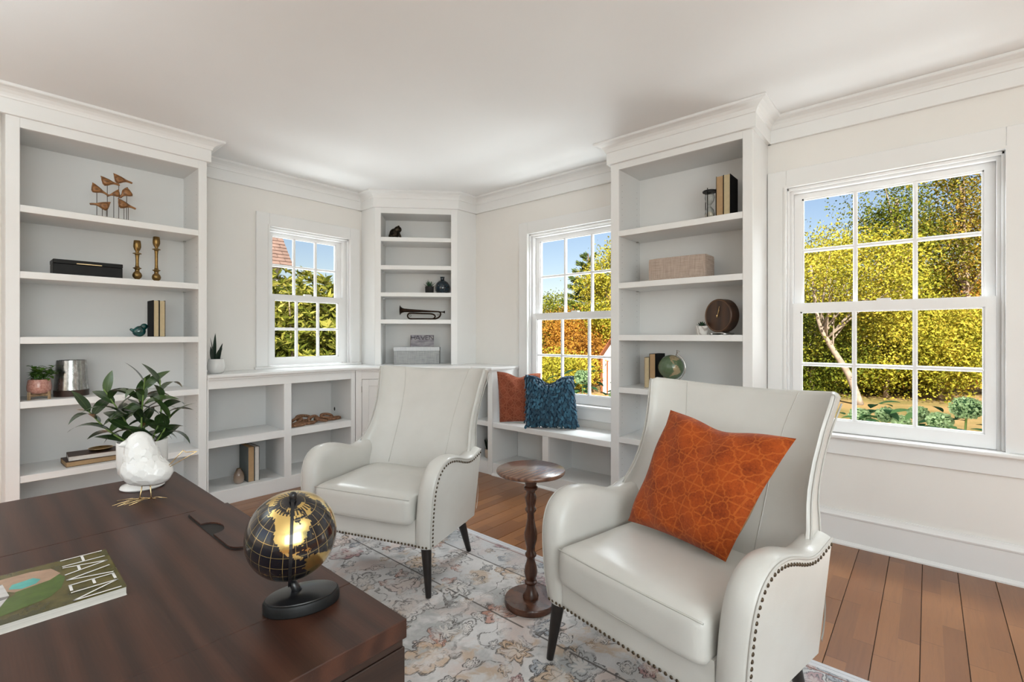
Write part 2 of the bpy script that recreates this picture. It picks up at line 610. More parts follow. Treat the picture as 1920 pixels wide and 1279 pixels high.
def window(name, label, w, loc, rz):
    r = thing(name, label, 'window', loc, rz, kind='structure')
    hw, z0, z1 = w['hw'], w['z0'], w['z1']
    cw, ct = 0.098, 0.020
    b = 0.003
    box('casing', -hw - cw, -hw, -ct, 0, z0, z1 + cw + 0.004, TRIM, r, b)
    box('casing', hw, hw + cw, -ct, 0, z0, z1 + cw + 0.004, TRIM, r, b)
    box('casing', -hw, hw, -ct - 0.0006, 0, z1, z1 + cw + 0.004, TRIM, r, b)
    # bead round the inside of the casing
    bd = MB()
    bd.box(-hw - 0.011, -hw + 0.001, -ct - 0.007, -0.002, z0, z1 + 0.011)
    bd.box(hw - 0.001, hw + 0.011, -ct - 0.007, -0.002, z0, z1 + 0.011)
    bd.box(-hw, hw, -ct - 0.0072, -0.002, z1 - 0.001, z1 + 0.011)
    bd.build('bead', TRIM, r)
    nose = 0.05 if w['apron'] else 0.032
    st = box('stool', -hw - cw - 0.012, hw + cw + 0.012, -nose, 0.13, z0 - 0.02, z0, TRIM, r, 0.006, 3)
    if w['apron']:
        box('apron', -hw - cw, hw + cw, -0.018, 0, z0 - 0.112, z0 - 0.02, TRIM, r, b)
    # jambs and stops, stepped
    for s in (-1, 1):
        box('jamb', s*hw, s*(hw + 0.012), 0, 0.15, z0, z1 + 0.012, VINYL, r)
        box('stop', s*hw, s*(hw - 0.012), 0.006, 0.018, z0, z1, VINYL, r, 0.002)
        box('stop', s*hw, s*(hw - 0.016), 0.058, 0.064, z0, z1, VINYL, r, 0.001)
        box('track', s*hw, s*(hw - 0.009), 0.066, 0.102, z0, z1, VINYL, r, 0.001)
        box('jamb_liner', s*hw, w['dx'] + s*(w['sh'] + 0.0008), 0.026, 0.148, z0, z1, VINYL, r)
    box('jamb', -hw, hw, 0, 0.15, z1, z1 + 0.012, VINYL, r)
    box('stop', -hw, hw, 0.006, 0.020, z1 - 0.018, z1, VINYL, r, 0.003)
    box('stop', -hw, hw, 0.030, 0.060, z1 - 0.030, z1, VINYL, r, 0.003)
    g = w['g']
    for up in (0, 1):
        y0, y1 = ((0.020, 0.056), (0.066, 0.102))[up]
        ga, gb = (g[2] - 0.004, g[3]) if up else (g[0], g[1])
        za = (g[1] + 0.006) if up else z0 + 0.004
        zb = (z1 - 0.004) if up else g[2]
        dx = w['dx']
        gh, sh = w['gh'], w['sh']
        m = MB()
        m.box(dx - sh, dx - gh, y0, y1, za, zb)
        m.box(dx + gh, dx + sh, y0, y1, za, zb)
        m.box(dx - gh, dx + gh, y0, y1, za, ga)
        m.box(dx - gh, dx + gh, y0, y1, gb, zb)
        sash = m.build('upper_sash' if up else 'lower_sash', VINYL, r)
        bz = w['bars'][up]
        ym = (y0 + y1)/2
        cols = [dx - gh + 2*gh*i/3 for i in range(4)]
        mw = 0.0105
        # sloped glazing bead inside the sash
        gbm = MB()
        for (a0, a1, c0, c1) in ((dx - gh, dx - gh + 0.008, ga, gb), (dx + gh - 0.008, dx + gh, ga, gb), (dx - gh, dx + gh, ga, ga + 0.008), (dx - gh, dx + gh, gb - 0.008, gb)):
            gbm.box(a0, a1, ym - 0.010, ym + 0.010, c0, c1)
        gbm.build('glazing_bead', VINYL, sash)
        for i in (1, 2):
            box('muntin', cols[i] - mw, cols[i] + mw, ym - 0.013, ym + 0.013, ga, gb, VINYL, sash, 0.005)
        box('muntin', dx - gh, dx + gh, ym - 0.0125, ym + 0.0125, bz - mw, bz + mw, VINYL, sash, 0.005)
        for i in range(3):
            for (c0, c1) in ((ga, bz), (bz, gb)):
                link('pane', new_mesh('pane', [(cols[i], ym, c0), (cols[i+1], ym, c0), (cols[i+1], ym, c1), (cols[i], ym, c1)], [(0, 1, 2, 3)]), GLASS, sash)
        if not up:
            lk = MB()
            lk.box(dx - 0.03, dx + 0.03, y0 - 0.002, y1 - 0.004, zb, zb + 0.012)
            lk.build('sash_lock', VINYL, sash)
    return r
window('window_1', 'double-hung window beside the corner shelves with yellow shrub outside', W1, (W1['c'], YW, 0), 0)
window('window_2', 'double-hung window above the bench with pine and shed outside', W2, (XW, W2['c'], 0), -PI/2)
window('window_3', 'large double-hung window at the right above hydrangea heads', W3, (XW, W3['c'], 0), -PI/2)

# ------------------------------------------------------------------ mouldings
CROWN = [(0.0, 2.295), (0.019, 2.295), (0.0205, 2.298), (0.0205, 2.372), (0.026, 2.375), (0.028, 2.384), (0.034, 2.396), (0.048, 2.409), (0.066, 2.416), (0.082, 2.419), (0.086, 2.422), (0.086, 2.4345), (0.0, 2.4345)]
def crown(name, path, parent=None):
    me = recalc(new_mesh(name, *sweep(path, CROWN)))
    return link(name, me, TRIM, parent, world=parent is not None)
C0 = (2.425, 3.733)              # corner unit, left and right front corner
C1 = (2.963, 3.233)
BX0, BX1, BYF = 0.150, 1.066, 3.600      # left bookcase
RY0, RY1, RXF = 0.733, 1.614, 2.870      # right bookcase
tag(crown('trim_1', [(BX1 + 0.004, YW - 0.0005), (C0[0], YW - 0.0005)]), 'crown moulding above the small window on the left wall', 'trim', kind='structure')
tag(crown('trim_2', [(XW - 0.0005, C1[1]), (XW - 0.0005, RY1 + 0.004)]), 'crown moulding above the bench window', 'trim', kind='structure')
tag(crown('trim_3', [(XW - 0.0005, RY0 - 0.004), (XW - 0.0005, YB)]), 'crown moulding above the large right window', 'trim', kind='structure')
BASE = [(0, 0), (0.030, 0), (0.030, 0.008), (0.022, 0.020), (0.018, 0.022), (0.018, 0.146), (0.022, 0.150), (0.024, 0.158), (0.018, 0.166), (0.012, 0.176), (0.010, 0.186), (0, 0.186)]
me = recalc(new_mesh('baseboard_right', *sweep([(XW - 0.0005, RY0 - 0.002), (XW - 0.0005, YB)], BASE)))
tag(link('baseboard_right', me, TRIM), 'tall moulded white baseboard under the right window', 'baseboard', kind='structure')

# ------------------------------------------------------------------ tall bookcases
simple('pin_hole', (0.30, 0.29, 0.28), 0.7)
def bookcase(label, loc, rz, width, lst, rst, top, shelves, bottom, side_y, crown_path):
    r = thing('bookcase', label, 'bookcase', loc, rz, 'tall built-in bookcases')
    D = YW - BYF - 0.002 if rz == 0 else XW - RXF - 0.002
    b = 0.0015
    box('stile', 0, lst, 0, 0.020, 0, 2.298, TRIM, r, b)
    box('stile', width - rst, width, 0, 0.020, 0, 2.298, TRIM, r, b)
    box('top_rail', lst, width - rst, 0.0004, 0.020, top, 2.298, TRIM, r, b)
    box('bottom_rail', lst, width - rst, 0.0004, 0.020, 0, bottom, TRIM, r, b)
    box('side_panel', 0.0, lst - 0.004, 0.020, D, 0, 2.43, TRIM_SHADED, r)
    box('side_panel', width - rst + 0.004, width - 0.0, 0.020, D, 0, 2.43, TRIM_SHADED, r)
    box('back_panel', 0.02, width - 0.02, D - 0.010, D, 0, 2.43, TRIM_SHADED, r)
    box('top_panel', 0.02, width - 0.02, 0.020, D - 0.010, top + 0.003, top + 0.022, TRIM_SHADED, r)
    box('bottom_shelf', 0.02, width - 0.02, 0.020, D - 0.010, bottom - 0.02, bottom, TRIM_SHADED, r)
    for z in shelves:
        box('shelf', lst - 0.003, width - rst + 0.003, 0.004, D - 0.0105, z - 0.037, z, TRIM, r, b)
        for x in (lst, width - rst - 0.012):
            box('shelf_pin', x, x + 0.012, D - 0.075, D - 0.055, z - 0.043, z - 0.0375, STEEL, r)
    holes = MB()
    for x, s in ((lst - 0.0036, 1), (width - rst + 0.0036, -1)):
        for yy in (0.055, D - 0.06):
            for i in range(50):
                z = 0.2 + i*0.04
                if any(abs(z - q) < 0.055 for q in shelves): continue
                a = [(x + s*0.0006, yy + 0.0028*math.cos(k*PI/3), z + 0.0028*math.sin(k*PI/3)) for k in range(6)]
                holes.add(a, [tuple(range(6))])
    tag(holes.build('pin_holes', MATS['pin_hole'], r), kind='stuff')
    crown('crown_moulding', crown_path, r)
    return r
bookcase('tall white built-in bookcase at the left holding the wooden bird sculpture', (BX0, BYF, 0), 0, BX1 - BX0, 0.053, 0.047, 2.243,
         [1.839, 1.489, 1.142, 0.800, 0.408], 0.105, None,
         [(BX0 - 0.75, BYF), (BX1, BYF), (BX1, YW - 0.001)])
bookcase('tall white built-in bookcase between the bench and the large window', (RXF, RY1, 0), -PI/2, RY1 - RY0, 0.060, 0.052, 2.253,
         [1.846, 1.499, 1.153, 0.806, 0.474], 0.105, None,
         [(XW - 0.001, RY1), (RXF, RY1), (RXF, RY0), (XW - 0.001, RY0)])

# ------------------------------------------------------------------ low built-ins
# low open cabinet left
LX0, LX1 = 1.068, 2.153
r = thing('low_cabinet', 'low white open cabinet with four cubbies under the small window', 'cabinet', (LX0, BYF, 0))
Wd = LX1 - LX0
D = YW - BYF - 0.002
b = 0.0015
box('stile', 0, 0.008, 0, 0.02, 0, 0.852, TRIM, r)
box('stile', 0.503, 0.556, 0, 0.02, 0.10, 0.790, TRIM, r, b)
box('stile', 1.048, Wd, 0, 0.02, 0, 0.852, TRIM, r, b)
box('top_rail', 0.008, 1.048, 0.0003, 0.02, 0.790, 0.852, TRIM, r, b)
box('bottom_rail', 0.008, 1.048, 0.0003, 0.02, 0, 0.100, TRIM, r, b)
box('back_panel', 0.004, Wd - 0.01, D - 0.01, D, 0, 0.852, TRIM_SHADED, r)
box('side_panel', 0.0, 0.007, 0.02, D - 0.01, 0, 0.852, TRIM_SHADED, r)
box('side_panel', 0.506, 0.553, 0.02, D - 0.01, 0, 0.852, TRIM_SHADED, r)
pn = box('side_panel', 1.051, Wd - 0.004, 0.02, D - 0.01, 0, 0.852, TRIM_SHADED, r)
for x0, x1 in ((0.007, 0.506), (0.553, 1.051)):
    box('bottom_shelf', x0, x1, 0.02, D - 0.01, 0.08, 0.100, TRIM_SHADED, r)
    box('shelf', x0, x1, 0.003, D - 0.0105, 0.396, 0.449, TRIM, r, b)
hole = MB()
hole.add([(1.0506, 0.275 + 0.012*math.cos(k*PI/8), 0.515 + 0.017*math.sin(k*PI/8)) for k in range(16)], [tuple(range(16))])
hole.build('cable_hole', DARKHOLE, pn)

# corner base cabinet, diagonal
E0, E1 = Vector((LX1, BYF)), Vector((2.865, 2.943))
dv = (E1 - E0)
Ln = dv.length
ang = math.atan2(dv.y, dv.x)
r = thing('corner_cabinet', 'white diagonal corner base cabinet with a panelled door', 'cabinet', (E0.x, E0.y, 0), ang)
box('face_frame', 0.002, 0.052, 0, 0.02, 0, 0.852, TRIM, r, b)
box('face_frame', Ln - 0.052, Ln - 0.002, 0, 0.02, 0, 0.852, TRIM, r, b)
box('face_frame', 0.052, Ln - 0.052, 0.0003, 0.02, 0.785, 0.852, TRIM, r, b)
box('face_frame', 0.052, Ln - 0.052, 0.0003, 0.02, 0, 0.115, TRIM, r, b)
box('interior', 0.05, Ln - 0.05, 0.03, 0.05, 0.1, 0.8, DARKHOLE, r)
mid = Ln/2
for x0, x1, hs in ((0.0545, mid - 0.0015, 0), (mid + 0.0015, Ln - 0.0545, 1)):
    d = box('door', x0 + 0.05, x1 - 0.05, 0.010, 0.020, 0.168, 0.732, TRIM, r)
    for q in ((x0, x0 + 0.055, 0.1175, 0.7825), (x1 - 0.055, x1, 0.1175, 0.7825), (x0 + 0.055, x1 - 0.055, 0.7275, 0.7825), (x0 + 0.055, x1 - 0.055, 0.1175, 0.1725)):
        box('door_rail', q[0], q[1], 0.001, 0.02, q[2], q[3], TRIM, d, b)
    hx = (x0 - 0.002) if hs == 0 else (x1 + 0.002)
    for hz in (0.70, 0.20):
        hm = MB()
        hm.tube([(hx, -0.002, hz - 0.025), (hx, -0.002, hz + 0.025)], 0.004, 8)
        hm.build('hinge', STEEL, d)

# end block right of the corner, with an open cubby
r = thing('end_cabinet', 'narrow white open cabinet between corner and window bench', 'cabinet', (2.865, 2.943, 0), -PI/2)
bw = 2.943 - 2.708
Dr = XW - 2.865 - 0.002
box('stile', 0.0, 0.03, 0, 0.02, 0, 0.852, TRIM, r, b)
box('stile', bw - 0.05, bw, 0, 0.02, 0, 0.852, TRIM, r, b)
for z0, z1 in ((0, 0.105), (0.396, 0.437), (0.785, 0.852)):
    box('rail', 0.03, bw - 0.05, 0.0003, 0.02, z0, z1, TRIM, r, b)
box('side_panel', bw - 0.046, bw - 0.001, 0.02, Dr, 0, 0.852, TRIM, r)
box('side_panel', 0.0, 0.026, 0.02, Dr, 0, 0.852, TRIM_SHADED, r)
box('back_panel', 0.026, bw - 0.046, Dr - 0.01, Dr, 0, 0.852, TRIM_SHADED, r)
box('bottom_shelf', 0.026, bw - 0.046, 0.02, Dr - 0.01, 0.085, 0.105, TRIM_SHADED, r)
box('shelf', 0.026, bw - 0.046, 0.02, Dr - 0.01, 0.40, 0.437, TRIM_SHADED, r)

# one continuous counter over the low built-ins
oh = 0.026
nn = Vector((dv.y, -dv.x)).normalized()           # towards the room
def isect(p, d, q, e_):
    den = d.x*e_.y - d.y*e_.x
    tt = ((q.x - p.x)*e_.y - (q.y - p.y)*e_.x)/den
    return p + d*tt
A = isect(E0 + nn*oh, dv, Vector((0, BYF - oh)), Vector((1, 0)))
B_ = isect(E0 + nn*oh, dv, Vector((2.865 - oh, 0)), Vector((0, 1)))
def cpoly(o):
    n0 = E0 + nn*(oh + o)
    a = isect(n0, dv, Vector((0, BYF - oh - o)), Vector((1, 0)))
    b2 = isect(n0, dv, Vector((2.865 - oh - o, 0)), Vector((0, 1)))
    return [(LX0 + 0.001, YW - 0.001), (LX0 + 0.001, BYF - oh - o), (a.x, a.y), (b2.x, b2.y), (2.865 - oh - o, 2.690 - o), (XW - 0.001, 2.690 - o), (XW - 0.001, YW - 0.001)]
rings = [(0.852, -0.012), (0.860, -0.010), (0.866, -0.003), (0.868, 0.0), (0.880, 0.001), (0.884, -0.001), (0.886, -0.004)]
v = []
f = []
for z, o in rings:
    v += [(p[0], p[1], z) for p in cpoly(o)]
n7 = 7
for i in range(len(rings) - 1):
    for k in range(n7):
        k2 = (k + 1) % n7
        f.append((i*n7 + k, i*n7 + k2, (i+1)*n7 + k2, (i+1)*n7 + k))
f.append(tuple(range(n7)))
f.append(tuple((len(rings) - 1)*n7 + k for k in range(n7)))
me = recalc(new_mesh('countertop', v, f))
ct = link('countertop', me, TRIM)
tag(ct, 'white moulded-edge countertop running round the corner over the low cabinets', 'countertop')
CT = 0.886

# window bench
r = thing('window_bench', 'white built-in window bench with open cubbies below the pillows', 'bench', (RXF, 2.706, 0), -PI/2)
bl = 2.706 - RY1 - 0.002
Db = XW - RXF - 0.002
box('seat', 0, bl, 0, Db, 0.392, 0.435, TRIM, r, 0.003)
box('stile', 0.513, 0.568, 0.0, 0.02, 0.10, 0.392, TRIM, r, b)
box('bottom_rail', 0, bl, 0.0, 0.02, 0, 0.10, TRIM, r, b)
box('partition', 0.517, 0.564, 0.02, Db - 0.01, 0.10, 0.392, TRIM_SHADED, r)
box('back_panel', 0, bl, Db - 0.01, Db, 0.10, 0.392, TRIM_SHADED, r)
box('bottom_shelf', 0, bl, 0.02, Db - 0.01, 0.08, 0.10, TRIM_SHADED, r)
me = recalc(new_mesh('base_shoe', *sweep([(0, 0), (bl, 0)], [(0, 0), (0.014, 0), (0.014, 0.006), (0.004, 0.018), (0, 0.018)])))
link('base_shoe', me, TRIM, r)

# corner shelves (upper), diagonal face with square returns
tv = Vector((C1[0] - C0[0], C1[1] - C0[1]))
CL = tv.length
cang = math.atan2(tv.y, tv.x)
r = thing('corner_bookcase', 'white diagonal corner bookcase with five open shelves', 'bookcase', (C0[0], C0[1], CT), cang)
h0 = 0.0
def cz(z): return z - CT
box('stile', 0, 0.053, 0, 0.02, cz(CT), cz(2.298), TRIM, r, b)
box('stile', CL - 0.058, CL, 0, 0.02, cz(CT), cz(2.298), TRIM, r, b)
box('top_rail', 0.053, CL - 0.058, 0.0003, 0.02, cz(2.247), cz(2.298), TRIM, r, b)
# returns to both walls
mbx = MB()
mbx.add(*prism([(C0[0], C0[1]), (C0[0], YW - 0.001), (C0[0] + 0.012, YW - 0.001), (C0[0] + 0.012, C0[1] + 0.02)], CT, 2.43))
mbx.build('return_panel', TRIM, r, world=True)
mbx = MB()
mbx.add(*prism([(C1[0], C1[1]), (C1[0] + 0.02, C1[1] + 0.012), (XW - 0.001, C1[1] + 0.012), (XW - 0.001, C1[1])], CT, 2.43))
mbx.build('return_panel', TRIM, r, world=True)
dp = 0.30
box('side_panel', 0.036, 0.049, 0.02, dp, 0, cz(2.30), TRIM_SHADED, r)
box('side_panel', CL - 0.054, CL - 0.041, 0.02, dp, 0, cz(2.30), TRIM_SHADED, r)
box('back_panel', 0.036, CL - 0.041, dp, dp + 0.01, 0, cz(2.30), TRIM_SHADED, r)
box('top_panel', 0.049, CL - 0.054, 0.02, dp, cz(2.25), cz(2.262), TRIM_SHADED, r)
for z in (2.033, 1.780, 1.537, 1.293):
    box('shelf', 0.0495, CL - 0.0545, 0.003, dp - 0.0005, cz(z) - 0.037, cz(z), TRIM, r, b)
    br = MB()
    br.tube([(0.058, 0.06, cz(z) - 0.040), (0.058, 0.14, cz(z) - 0.041)], 0.002, 6)
    br.box(0.0505, 0.066, 0.136, 0.142, cz(z) - 0.052, cz(z) - 0.0375)
    br.build('shelf_support', STEEL, r)
crown('crown_moulding', [(C0[0], YW - 0.001), C0, C1, (XW - 0.001, C1[1])], r)
# ------------------------------------------------------------------ rug
def rug_mat():
    t = NT('faded_oriental_rug')
    tc = t.n('TexCoord')
    sep = t.n('SeparateXYZ')
    t.l(tc.outputs['Object'], sep.inputs[0])
    X_, Y_ = sep.outputs['X'], sep.outputs['Y']
    v = t.co()
    warp = t.n('TexNoise')
    t.l(v, warp.inputs['Vector'])
    warp.inputs['Scale'].default_value = 9
    warp.inputs['Detail'].default_value = 3
    wv = t.n('VectorMath', _operation='SCALE')
    sub = t.n('VectorMath', _operation='SUBTRACT')
    t.l(warp.outputs['Color'], sub.inputs[0])
    sub.inputs[1].default_value = (0.5, 0.5, 0.5)
    t.l(sub.outputs[0], wv.inputs[0])
    wv.inputs['Scale'].default_value = 0.10
    add = t.n('VectorMath', _operation='ADD')
    t.l(v, add.inputs[0])
    t.l(wv.outputs[0], add.inputs[1])
    wvec = add.outputs[0]
    def blotch(scale, lo, hi, seed):
        mp = t.n('Mapping')
        mp.inputs['Location'].default_value = (seed*3.7, seed*1.9, seed)
        t.l(wvec, mp.inputs['Vector'])
        return t.ramp(t.noise(mp.outputs[0], scale, 5, 0.62), [(lo, (0, 0, 0)), (hi, (1, 1, 1))])
    base = t.ramp(t.noise(wvec, 3.0, 5, 0.6), [(0.30, (0.42, 0.41, 0.41)), (0.5, (0.63, 0.605, 0.59)), (0.72, (0.72, 0.69, 0.665))])
    c = t.mix(t.math('MULTIPLY', blotch(4.0, 0.52, 0.62, 1), 0.6), base, (0.62, 0.47, 0.41))
    c = t.mix(t.math('MULTIPLY', blotch(3.2, 0.54, 0.62, 2), 0.7), c, (0.30, 0.30, 0.29))
    c = t.mix(t.math('MULTIPLY', blotch(5.0, 0.58, 0.64, 3), 0.6), c, (0.50, 0.33, 0.19))
    wear = t.ramp(t.noise(v, 8.0, 6, 0.7), [(0.40, (0, 0, 0)), (0.53, (1, 1, 1))])
    weave = t.ramp(t.noise(t.co(scale=(40, 260, 1)), 1.0, 2), [(0.36, (0, 0, 0)), (0.50, (1, 1, 1))])
    PAL = [(0.0, (0.33, 0.33, 0.33)), (0.16, (0.58, 0.55, 0.53)), (0.32, (0.45, 0.17, 0.10)), (0.42, (0.64, 0.60, 0.57)), (0.55, (0.24, 0.275, 0.32)), (0.68, (0.56, 0.37, 0.22)), (0.80, (0.36, 0.12, 0.12)), (0.88, (0.60, 0.47, 0.42)), (1.0, (0.30, 0.31, 0.28))]
    def flowers(c, scale, seed, radius, lobes, amp):
        """lobed rosettes with drawn outlines, one per cell"""
        mp = t.n('Mapping')
        mp.inputs['Location'].default_value = (seed*2.3, seed*5.1, 0)
        t.l(wvec, mp.inputs['Vector'])
        vo = t.n('TexVoronoi', _feature='F1', _voronoi_dimensions='2D')
        vo.inputs['Scale'].default_value = scale
        vo.inputs['Randomness'].default_value = 0.8
        t.l(mp.outputs[0], vo.inputs['Vector'])
        df = t.n('VectorMath', _operation='SUBTRACT')
        t.l(mp.outputs[0], df.inputs[0])
        t.l(vo.outputs['Position'], df.inputs[1])
        sp2 = t.n('SeparateXYZ')
        t.l(df.outputs[0], sp2.inputs[0])
        th = t.math('ARCTAN2', sp2.outputs['Y'], sp2.outputs['X'])
        spc = t.n('SeparateColor')
        t.l(vo.outputs['Color'], spc.inputs[0])
        lob = t.math('MULTIPLY', t.math('ABSOLUTE', t.math('SINE', t.math('ADD', t.math('MULTIPLY', th, lobes/2.0), t.math('MULTIPLY', spc.outputs[1], 6.0)))), amp)
        d = t.math('SUBTRACT', vo.outputs['Distance'], lob)
        rr = t.math('ADD', radius, t.math('MULTIPLY', t.math('SUBTRACT', spc.outputs[2], 0.5), radius*0.7))
        inside = t.math('LESS_THAN', d, rr)
        core = t.math('LESS_THAN', d, t.math('MULTIPLY', rr, 0.15))
        ring = t.math('LESS_THAN', t.math('ABSOLUTE', t.math('SUBTRACT', d, rr)), 0.028)
        ring2 = t.math('LESS_THAN', t.math('ABSOLUTE', t.math('SUBTRACT', d, t.math('MULTIPLY', rr, 0.42))), 0.020)
        petal = t.ramp(spc.outputs[0], PAL, 'CONSTANT')
        c = t.mix(t.math('MULTIPLY', t.math('MULTIPLY', inside, wear), 0.70), c, petal)
        c = t.mix(t.math('MULTIPLY', core, 0.5), c, (0.66, 0.60, 0.55))
        ink = t.math('MULTIPLY', t.math('MULTIPLY', t.math('MAXIMUM', ring, ring2), wear), weave)
        return t.mix(t.math('MULTIPLY', ink, 0.88), c, (0.075, 0.066, 0.062))
    c = flowers(c, 9.5, 2, 0.20, 5, 0.12)
    c = flowers(c, 4.6, 1, 0.22, 7, 0.13)
    # winding stems
    st = t.math('LESS_THAN', t.math('ABSOLUTE', t.math('SUBTRACT', t.noise(wvec, 4.5, 1, 0.4), 0.5)), 0.008)
    c = t.mix(t.math('MULTIPLY', t.math('MULTIPLY', st, wear), t.math('MULTIPLY', weave, 0.8)), c, (0.10, 0.085, 0.075))
    # border bands, measured from the long edge (x = 0 is the far edge)
    ax = t.math('ABSOLUTE', X_)
    inb = t.math('LESS_THAN', ax, 0.215)
    c = t.mix(t.math('MULTIPLY', inb, 0.33), c, (0.27, 0.30, 0.335))
    def line(pos, w_):
        return t.math('LESS_THAN', t.math('ABSOLUTE', t.math('SUBTRACT', ax, pos)), w_)
    wob = t.math('MULTIPLY', t.math('GREATER_THAN', t.noise(v, 14, 3), 0.40), 0.85)
    c = t.mix(t.math('MULTIPLY', line(0.215, 0.004), wob), c, (0.085, 0.07, 0.062))
    c = t.mix(t.math('MULTIPLY', line(0.045, 0.003), wob), c, (0.22, 0.10, 0.085))
    c = t.mix(t.math('MULTIPLY', line(0.52, 0.004), wob), c, (0.085, 0.07, 0.062))
    c = t.mix(t.math('MULTIPLY', t.math('LESS_THAN', ax, 0.030), 0.9), c, (0.60, 0.60, 0.62))
    fib = t.noise(t.co(scale=(1, 6, 1)), 160, 2)
    c = t.mix(0.22, c, t.ramp(fib, [(0.25, (0.30, 0.29, 0.28)), (0.75, (0.95, 0.94, 0.93))]), 'MULTIPLY')
    return t.bsdf(c, 0.95, spec=0.1, bump=fib, bstr=0.35, bdist=0.003, sheen=0.1)
RUGX0, RUGX1, RUGY0, RUGY1 = -0.10, 1.96, -0.60, 2.78
r = thing('area_rug', 'faded oriental pattern area rug in grey pink and rust under the armchairs', 'rug', (RUGX1, RUGY0, 0))
RT = 0.009
me = box_me(-(RUGX1 - RUGX0), 0, 0, RUGY1 - RUGY0, 0.0006, RT, 0.003, 2)
link('pile', me, rug_mat(), r)
fr = MB()
for (x0, x1, y0, y1) in ((-0.012, 0.004, -0.004, RUGY1 - RUGY0 + 0.004),):
    fr.box(x0, x1, y0, y1, 0.0005, RT + 0.001)
fr.build('bound_edge', simple('rug_binding', (0.52, 0.52, 0.54), 0.9, bstr=0.4, bscale=300), r)

# ------------------------------------------------------------------ armchairs
def leather_mat():
    t = NT('off_white_leather')
    v = t.co()
    grain = t.n('TexVoronoi', _feature='F1')
    grain.inputs['Scale'].default_value = 420
    t.l(v, grain.inputs['Vector'])
    soft = t.noise(v, 9, 4, 0.6)
    h = t.math('ADD', t.math('MULTIPLY', grain.outputs['Distance'], 0.10), soft)
    c = t.ramp(t.noise(v, 5, 3), [(0.3, (0.585, 0.57, 0.53)), (0.7, (0.635, 0.62, 0.58))])
    return t.bsdf(c, 0.34, spec=0.5, bump=h, bstr=0.10, bdist=0.012, coat=0.22, coat_r=0.2)
LEATHER = leather_mat()
PIPING = simple('leather_piping', (0.53, 0.515, 0.475), 0.42)
FLARE = 0.085
ARM = catmull([(.292, .218), (.301, .29), (.305, .37), (.304, .43), (.297, .485), (.280, .532), (.252, .567), (.212, .590), (.165, .598), (.115, .594), (.06, .580), (.005, .562), (-.045, .551), (-.085, .552), (-.125, .562), (-.165, .572)], 3)

def interp(tab, x):
    return float(np.interp(x, [a for a, _ in tab], [q for _, q in tab]))
YO = [(.20, -.115), (.40, -.160), (.55, -.200), (.65, -.238), (.75, -.286), (.85, -.330), (.93, -.366), (1.0, -.39)]     # outer rear corner
YC = [(.20, -.075), (.44, -.135), (.60, -.210), (.75, -.280), (.93, -.360), (1.0, -.385)]                   # centre, front
YK = [(.20, -.145), (.44, -.215), (.60, -.285), (.75, -.350), (.93, -.425), (1.0, -.445)]                   # centre, rear
XWG = [(.20, .325), (.40, .330), (.53, .335), (.58, .328), (.63, .316), (.69, .309), (.77, .310), (.85, .319), (.93, .334), (1.0, .340)]
YWG = [(.20, -.060), (.45, -.065), (.55, -.095), (.60, -.128), (.66, -.162), (.75, -.204), (.85, -.246), (.93, -.280), (1.0, -.305)]
SEAMX = [(.20, .150), (.45, .155), (.70, .160), (.85, .176), (.95, .202)]
def back_section(z, k):
    """front and rear polylines, left to right, at a level"""
    yo, yc, yk, xw, yw, sx = interp(YO, z), interp(YC, z), interp(YK, z), interp(XWG, z), interp(YWG, z), interp(SEAMX, z)
    F = []
    G = []
    us = [-1, -.985, -.95, -.90, -.84, -.77, -.70, -.63, -.57, -.53, -.45, -.3, -.15, 0]
    us = us + [-u for u in reversed(us[:-1])]
    for u in us:
        a = abs(u)
        s = -1 if u < 0 else 1
        if a <= .55:
            x = sx*a/.55
            y = yc + .005*(a/.55)**2
        else:
            q = (a - .55)/.45
            x = sx + (xw - sx)*math.sin(q*PI/2)**0.95
            y = yc + .005 + (yw - yc - .005)*(q**1.7*.65 + (1 - math.cos(q*PI/2))*.35)
        if a > .96:
            y -= 0.007*((a - .96)/.04)**2
        F.append((s*x, y))
        # rear: follows the barrel of the back, then turns forward up the side
        if a <= .8:
            G.append((s*(xw - .004)*a/.8, yk + (yo - yk)*(a/.8)**2.4))
        else:
            q = (a - .8)/.2
            gx = xw - .004 + .016*math.sin(min(1, q*2.0)*PI/2)
            gy = yo + (yw - .013 - yo)*q**1.15
            G.append((s*gx, gy))
    return F, G, us

